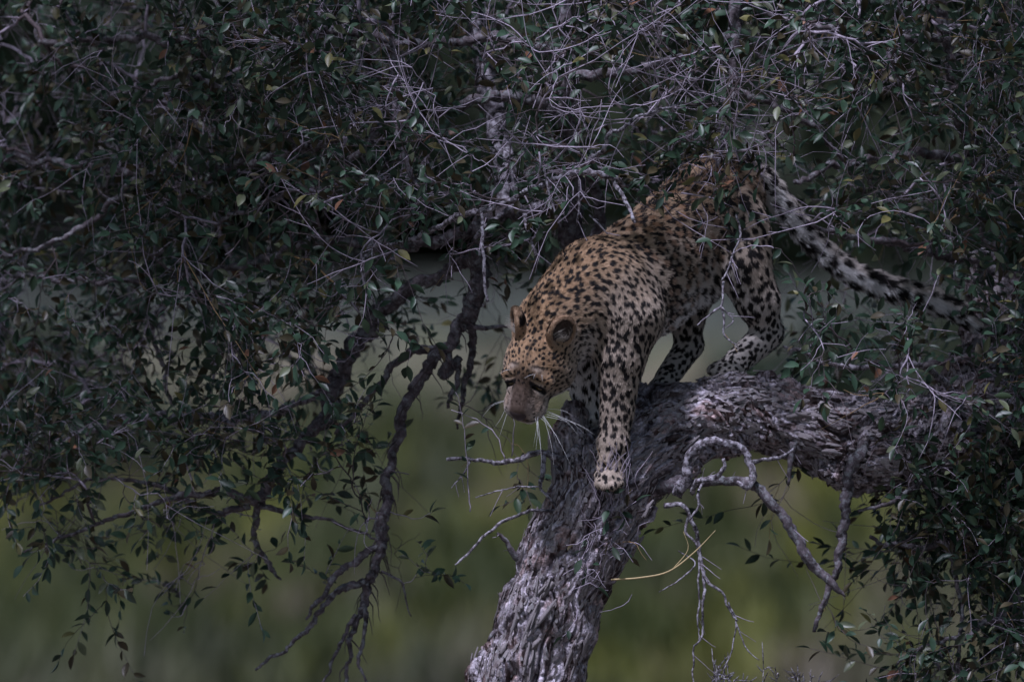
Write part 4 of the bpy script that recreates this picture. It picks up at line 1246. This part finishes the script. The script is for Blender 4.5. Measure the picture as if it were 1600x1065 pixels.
# leaf sprays along every path's outer part
twigs = []     # (path pts, radii, pale)
lp_pos, lp_dir, lp_n, lp_s, lp_c = [], [], [], [], []
def add_leaf(p, d, size, tone):
    nn = unit(np.array([rng.normal(0, .75), -0.35 + rng.normal(0, .7), 0.9 + rng.normal(0, .5)]))
    lp_pos.append(p); lp_dir.append(d); lp_n.append(nn); lp_s.append(size)
    r = rng.random()
    if tone == 'dry' or r < 0.007: c_ = np.array([.24, .12, .07]) * (0.6 + .7 * rng.random())
    elif r < 0.022: c_ = np.array([.15, .14, .05])
    elif r < 0.12: c_ = np.array([.12, .14, .075])
    elif r < 0.3: c_ = np.array([.055, .045, .022])
    else: c_ = np.array([.034, .066, .038]) * (0.6 + .8 * rng.random())
    lp_c.append(c_)
def spray(pp, r0, leafy, pale, sub=True):
    n = len(pp)
    rr = np.linspace(r0, 0.0006, n)
    twigs.append((pp, rr, pale))
    if leafy <= 0: return
    start = 0.25
    seg = np.linalg.norm(np.diff(pp, axis=0), axis=1); Lc = np.concatenate([[0], np.cumsum(seg)]); Lt = Lc[-1]
    s = Lt * start + rng.random() * .01; sgn = 1
    while s < Lt:
        i_ = min(np.searchsorted(Lc, s), n - 1); i0 = max(i_ - 1, 0)
        f = (s - Lc[i0]) / max(Lc[i_] - Lc[i0], 1e-6)
        p = pp[i0] * (1 - f) + pp[i_] * f
        T = unit(pp[i_] - pp[i0])
        if rng.random() < leafy:
            sd_ = unit(np.cross(T, rng.normal(size=3)))
            d = unit(T * 0.75 + sd_ * .9 + np.array([0, 0, -.12]))
            add_leaf(p, d, 0.023 + 0.023 * rng.random(), '')
        s += 0.014 + 0.018 * rng.random()
    if rng.random() < leafy:
        add_leaf(pp[-1], unit(pp[-1] - pp[-2]), 0.038, '')
for s_, idx in paths:
    pp = np.vstack([POS[s_][None], POS[idx]])
    r0s = np.concatenate([[R_[idx[0]]], R_[idx]])
    px_, py_ = gpx(pp[-1])
    front = pp[-1, 1] < .2
    bare_p = 0.55 if (500 < px_ < 1300 and py_ < 420 and front) else 0.30
    bare = rng.random() < bare_p
    pale = rng.random() < (0.75 if bare else 0.35)
    L_ = np.linalg.norm(pp[-1] - pp[0])
    twigs.append((pp, r0s, pale))
    # side shoots
    ns_ = 2 + int(L_ / 0.055) + (7 if py_ < -60 else 0)
    for k_ in range(ns_):
        i_ = rng.integers(max(1, int(len(pp) * .3)), len(pp))
        T = unit(pp[i_] - pp[i_ - 1]); sd_ = unit(np.cross(T, rng.normal(size=3)))
        d = unit(T * .8 + sd_ * .8 + rng.normal(0, .15, 3))
        ln = (0.06 + 0.10 * rng.random()) * (1.2 if bare else 1)
        n = 5
        tt = np.linspace(0, 1, n + 1)[:, None]
        cur = rng.normal(0, .42, 3) + np.array([0, 0, rng.choice([-.25, .2])])
        sp_ = pp[i_] + d * ln * tt + cur * ln * tt ** 2 + rng.normal(0, .0024, (n + 1, 3)) * (tt > 0)
        gx, gy = gpx(sp_)
        if (in_poly(gx, gy, CLEAR) & (sp_[:, 1] < .5)).any(): continue
        if (in_poly(gx, gy, TAILC) & (sp_[:, 1] < .33)).any() and rng.random() < .8: continue
        spray(sp_, min(0.0013, r0s[i_]) + .0001, 0.0 if bare else 0.9, pale if bare else rng.random() < .3)
    if not bare:
        spray(pp[-min(len(pp), 5):], R_[idx[-1]], .8, pale)
        twigs.pop()
nlong = 0
while nlong < 150:
    px = rng.uniform(430, 1330) if rng.random() < .72 else rng.uniform(0, 1600); py = rng.uniform(-20, 430)
    if rng.random() * 9 > float(dens_at(np.array([px]), np.array([py]))[0]) + (2 if px > 900 else 0): continue
    y = rng.uniform(-.3, .1) + (.4 if px < 430 else 0) + (.2 if px > 1330 else 0)
    a_ = W(Q(px, py, y))
    dd = ((POS[:NP] - a_) ** 2).sum(1); b_ = POS[int(np.argmin(dd))]
    an = rng.normal(math.pi, .7) if rng.random() < .45 else rng.random() * 6.283
    ln = rng.uniform(.08, .30)
    dv = np.array([math.cos(an), rng.normal(0, .25), math.sin(an)]); per = np.array([-math.sin(an), rng.normal(0, .3), math.cos(an)]) * rng.normal(0, .42)
    tt = np.linspace(0, 1, 11)[:, None]
    sp_ = b_ + dv * ln * tt + per * ln * (tt ** 2) + np.cumsum(rng.normal(0, .0020, (11, 3)), 0)
    gx, gy = gpx(sp_)
    if in_poly(gx, gy, CLEAR).any() or (gy > 470).any(): continue
    if min(kdo.find(p_)[2] for p_ in sp_) < 0.012: continue
    spray(sp_, rng.uniform(.0012, .0022), rng.choice([0, 0, 0, .25]), rng.random() < .8)
    nlong += 1
    for k_ in range(rng.integers(1, 5)):
        i_ = rng.integers(3, 9); T = unit(sp_[i_ + 1] - sp_[i_]); d = unit(T + unit(np.cross(T, rng.normal(size=3))) * .8)
        q_ = sp_[i_] + d * rng.uniform(.02, .08) * np.linspace(0, 1, 5)[:, None] + np.cumsum(rng.normal(0, .0009, (5, 3)), 0)
        gx, gy = gpx(q_)
        if not in_poly(gx, gy, CLEAR).any(): spray(q_, .0011, 0, True)
# the small leafy tangle on the front of the trunk, and a few hand-placed sprigs
def sprig(pts, leafy=.9, r=0.0016, pale=True, size=None):
    P = catmull(np.array([W(Q(*p)) for p in pts]), 0.012)
    spray(P + rng.normal(0, .001, P.shape), r, leafy, pale)
for _ in range(46):
    cx, cy = 940 + rng.normal(0, 26), 845 + rng.normal(0, 42)
    a = rng.random() * 6.28; l_ = 25 + 35 * rng.random()
    sprig([(cx, cy, -.13), (cx + math.cos(a) * l_ * .5, cy + math.sin(a) * l_ * .5 - 4, -.16), (cx + math.cos(a + .4) * l_, cy + math.sin(a + .4) * l_, -.17)], rng.choice([0, 0, .5]), .0012)
for _ in range(135):
    cx, cy = rng.uniform(1010, 1215), rng.uniform(205, 400)
    if cy > 330 and cx < 1120: continue
    if cx > 1160 and cy > 260: continue
    a = rng.normal(2.6, 1.1) if rng.random() < .6 else rng.random() * 6.28; l_ = 35 + 60 * rng.random()
    if in_poly(cx + math.cos(a) * l_, cy + math.sin(a) * l_, CLEAR): continue
    sprig([(cx, cy, -.12), (cx + math.cos(a) * l_ * .5, cy + math.sin(a) * l_ * .5 - 5, -.14), (cx + math.cos(a + .3) * l_, cy + math.sin(a + .3) * l_, -.15)], rng.choice([0, .5, .8]), .0011, rng.random() < .45)
for _ in range(30):    # dry twigs and stems crossing the planted paw
    cx, cy = 950 + rng.normal(0, 18), 770 + rng.normal(0, 18)
    sprig([(cx, cy, -.17), (cx + rng.normal(0, 8), cy - 22, -.185), (cx + rng.normal(0, 14), cy - 45 - 20 * rng.random(), -.185)], rng.choice([0, 0, .3]), .001)
sprig([(735, 800, -.1), (728, 700, -.1), (722, 650, -.1), (712, 612, -.1)], .75)
sprig([(790, 720, -.09), (775, 680, -.1), (745, 655, -.1), (705, 640, -.1)], .25)
sprig([(800, 712, -.08), (803, 670, -.1), (798, 630, -.1)], .3)
sprig([(470, 760, .1), (490, 735, .1), (480, 720, .1)], .9)
sprig([(610, 800, .1), (650, 810, .1), (675, 800, .1)], .7)
sprig([(640, 740, .2), (610, 735, .2), (590, 742, .2)], .9)
for _ in range(70):    # fine bare shoots on the hand-built dead branches
    wp_ = dead_paths[rng.integers(len(dead_paths))]; i_ = rng.integers(2, len(wp_) - 1)
    T = unit(wp_[i_] - wp_[i_ - 1]); d = unit(T * .6 + unit(np.cross(T, rng.normal(size=3) + [0, 2, 0])) * .8 + [0, 0, -.25])
    ln = rng.uniform(.012, .07)
    spray(wp_[i_] + d * ln * np.linspace(0, 1, 5)[:, None] + np.cumsum(rng.normal(0, .0013, (5, 3)), 0) * np.linspace(0, 1, 5)[:, None], .0011, 0, True)
for _ in range(40):    # side spurs on the long hanging dead branch
    t_ = rng.random(); yy = 500 + t_ * 540; xx = np.interp(yy, [500, 575, 625, 690, 760, 880, 1000, 1065], [725, 668, 640, 618, 606, 588, 548, 540])
    sg = rng.choice([-1, 1])
    sprig([(xx, yy, .34), (xx + sg * 12, yy + 14, .33), (xx + sg * (10 + 18 * rng.random()), yy + 34 + 20 * rng.random(), .33)], 0, .0022, False)
lp_pos = np.array(lp_pos); lp_dir = unit(np.array(lp_dir)); lp_n = np.array(lp_n); lp_s = np.array(lp_s); lp_c = np.array(lp_c)
gx, gy = gpx(lp_pos)
bad = (in_poly(gx, gy, CLEAR) & (lp_pos[:, 1] < .3) & ~((gy > 760))) | (in_poly(gx, gy, TAILC) & (lp_pos[:, 1] < .32) & (rng.random(len(gx)) < .75))
keep = ~bad
lp_pos, lp_dir, lp_n, lp_s, lp_c = (a[keep] for a in (lp_pos, lp_dir, lp_n, lp_s, lp_c))
NL = len(lp_pos)
print('leaves', NL, 'twigs', len(twigs))

# which leaves show largest: a coarse depth buffer over their centres
gx, gy = gpx(lp_pos + lp_dir * lp_s[:, None] * .5)
inside = (gx > 5) & (gx < 1595) & (gy > 5) & (gy < 1060)
facing = np.abs(unit(lp_n - lp_dir * (lp_n * lp_dir).sum(1, keepdims=True))[:, 1]) * np.sqrt(np.clip(1 - lp_dir[:, 1] ** 2, 0, 1))
score = lp_s * (0.3 + facing)
cell = (gx // 14).astype(int) * 1000 + (gy // 14).astype(int)
o_ = np.lexsort((lp_pos[:, 1], cell)); first = np.ones(NL, bool)
first[o_[1:]] = cell[o_[1:]] != cell[o_[:-1]]
ok = inside & first & (lp_pos[:, 1] < .45)
rank = np.where(ok, score, -1)
top = np.argsort(-rank)[:290]
istop = np.zeros(NL, bool); istop[top] = True
leaf_meshes = []
for k_ in range(12):
    t_ = top[k_ * 20]
    vv = LV.copy(); vv[:, 1] *= 0.85 + .05 * (k_ % 6); vv[:, 2] *= 0.6 + .2 * (k_ % 4)
    me = mesh_np('leaf', vv, LF); cset = [(.035, .07, .04), (.05, .08, .04), (.03, .05, .028), (.06, .08, .05), (.045, .075, .045), (.035, .06, .03), (.10, .12, .07), (.04, .07, .05), (.05, .06, .03), (.055, .045, .022), (.045, .085, .04), (.15, .13, .05)][k_]
    set_col(me, np.tile(np.array(cset), (len(LV), 1))); leaf_meshes.append(me)
for n__, i_ in enumerate(top):
    o = put('leaf', leaf_meshes[int(rng.choice(12, p=[.12, .12, .12, .09, .12, .1, .05, .1, .06, .05, .05, .02]))], M_leaf, tree)
    X = lp_dir[i_]; Yv = unit(np.cross(lp_n[i_], X)); Zv = np.cross(X, Yv); s_ = lp_s[i_]
    Mx = Matrix([[X[a] * s_, Yv[a] * s_, Zv[a] * s_, 0] for a in range(3)] + [[0, 0, 0, 1]])
    Mx.translation = Vector(lp_pos[i_] - T0); o.matrix_local = Mx
rest = ~istop
me = leaves_mesh('foliage', lp_pos[rest] - T0, lp_dir[rest], lp_n[rest], lp_s[rest], lp_c[rest])
o = put('foliage', me, M_leaf, tree); o['kind'] = 'stuff'

# twigs: the 280 that show largest as parts, the others joined
tsc = []
for pp, rr, pale in twigs:
    gx, gy = gpx(pp)
    m_ = (gx > 0) & (gx < 1600) & (gy > 0) & (gy < 1065)
    ln = np.hypot(np.diff(gx), np.diff(gy)).sum() * m_.mean()
    tsc.append(ln * (rr.mean() + .0003) * (1.5 if pp[:, 1].mean() < .1 else .6 if pp[:, 1].mean() < .5 else .1) * (1.3 if pale else 1))
order = np.argsort(-np.array(tsc)); topset = set(order[:285].tolist())
bag = Bag()
cd = np.array([.10, .078, .082]); cp = np.array([.36, .31, .37])
for k_, (pp, rr, pale) in enumerate(twigs):
    c_ = (cp if pale else cd) * (0.65 + .7 * rng.random())
    if rng.random() < .03: c_ = np.array([.30, .20, .10])
    big = rr.max() > .002
    tv, tf = tube(pp, np.maximum(rr, .0005), 6 if k_ in topset else (5 if big else 3), .25 if k_ in topset else 0, k_ * .7, cap=k_ in topset)
    if k_ in topset:
        b = Bag(); b.add(tv - T0, tf, c_); put('twig', b.mesh('twig'), M_twig, tree)
    else: bag.add(tv - T0, tf, c_)
o = put('twigs', bag.mesh('twigs'), M_twig, tree); o['kind'] = 'stuff'

# ------------------------------------------------------------------ small separate things
P = catmull(np.array([np.append(W(Q(955, 905, -.14)), .0022), np.append(W(Q(1000, 902, -.16)), .002), np.append(W(Q(1045, 892, -.17)), .0018), np.append(W(Q(1085, 862, -.17)), .0015), np.append(W(Q(1118, 828, -.17)), .0006)]), .01)
st = empty('dry_grass_stalk', P[0, :3]); tag(st, 'yellow dry stalk sticking out to the right of the trunk', 'stalk')
tv, tf = tube(P[:, :3] - P[0, :3], P[:, 3], 7); b = Bag(); b.add(tv, tf)
put('stem', b.mesh('stem'), M_straw, st)
P2 = catmull(np.array([np.append(P[len(P) // 2, :3], .0012), np.append(W(Q(1075, 858, -.17)), .0009), np.append(W(Q(1068, 830, -.17)), .0004)]), .01)
tv, tf = tube(P2[:, :3] - P[0, :3], P2[:, 3], 5); b = Bag(); b.add(tv, tf)
put('side_shoot', b.mesh('side_shoot'), M_straw, st)

# dry shrub tops poking up at the lower edge
def dry_shrub(px, lab, hgt_px, y, seed):
    r = np.random.default_rng(seed)
    base = W(Q(px, 2165, y)); base[2] = 0
    t = empty('dry_shrub', base); tag(t, lab, 'shrub', 'dry shrubs in front of the grass')
    stems = Bag(); heads = Bag()
    for _ in range(16):
        top_ = W(Q(px + r.normal(0, 26), hgt_px + 45 * r.random(), y + r.normal(0, .06)))
        mid_ = (base + top_) / 2 + r.normal(0, .05, 3)
        pth = catmull(np.array([np.append(base - [0, 0, .05], .004), np.append(mid_, .003), np.append(top_, .0009)]), .05)
        stems.add(*[(x - base if k_ == 0 else x) for k_, x in enumerate(tube(pth[:, :3], pth[:, 3], 4))])
        for q_ in range(5):
            a = pth[-1, :3] - np.array([0, 0, .012 * q_ * r.random()]); e = a + r.normal(0, .016, 3) + np.array([0, 0, .012])
            tv, tf = tube(np.array([a, (a + e) / 2 + r.normal(0, .002, 3), e]), np.array([.0009, .0016, .0005]), 4); heads.add(tv - base, tf)
    put('stems', stems.mesh('stems'), M_pale, t); put('seed_heads', heads.mesh('seed_heads'), M_pale, t)['kind'] = 'stuff'
dry_shrub(1140, 'dry pale seed heads rising at the lower edge right of the trunk', 1035, -.05, 3)
dry_shrub(1255, 'thin dry stems at the lower edge further from the trunk', 1050, .1, 4)
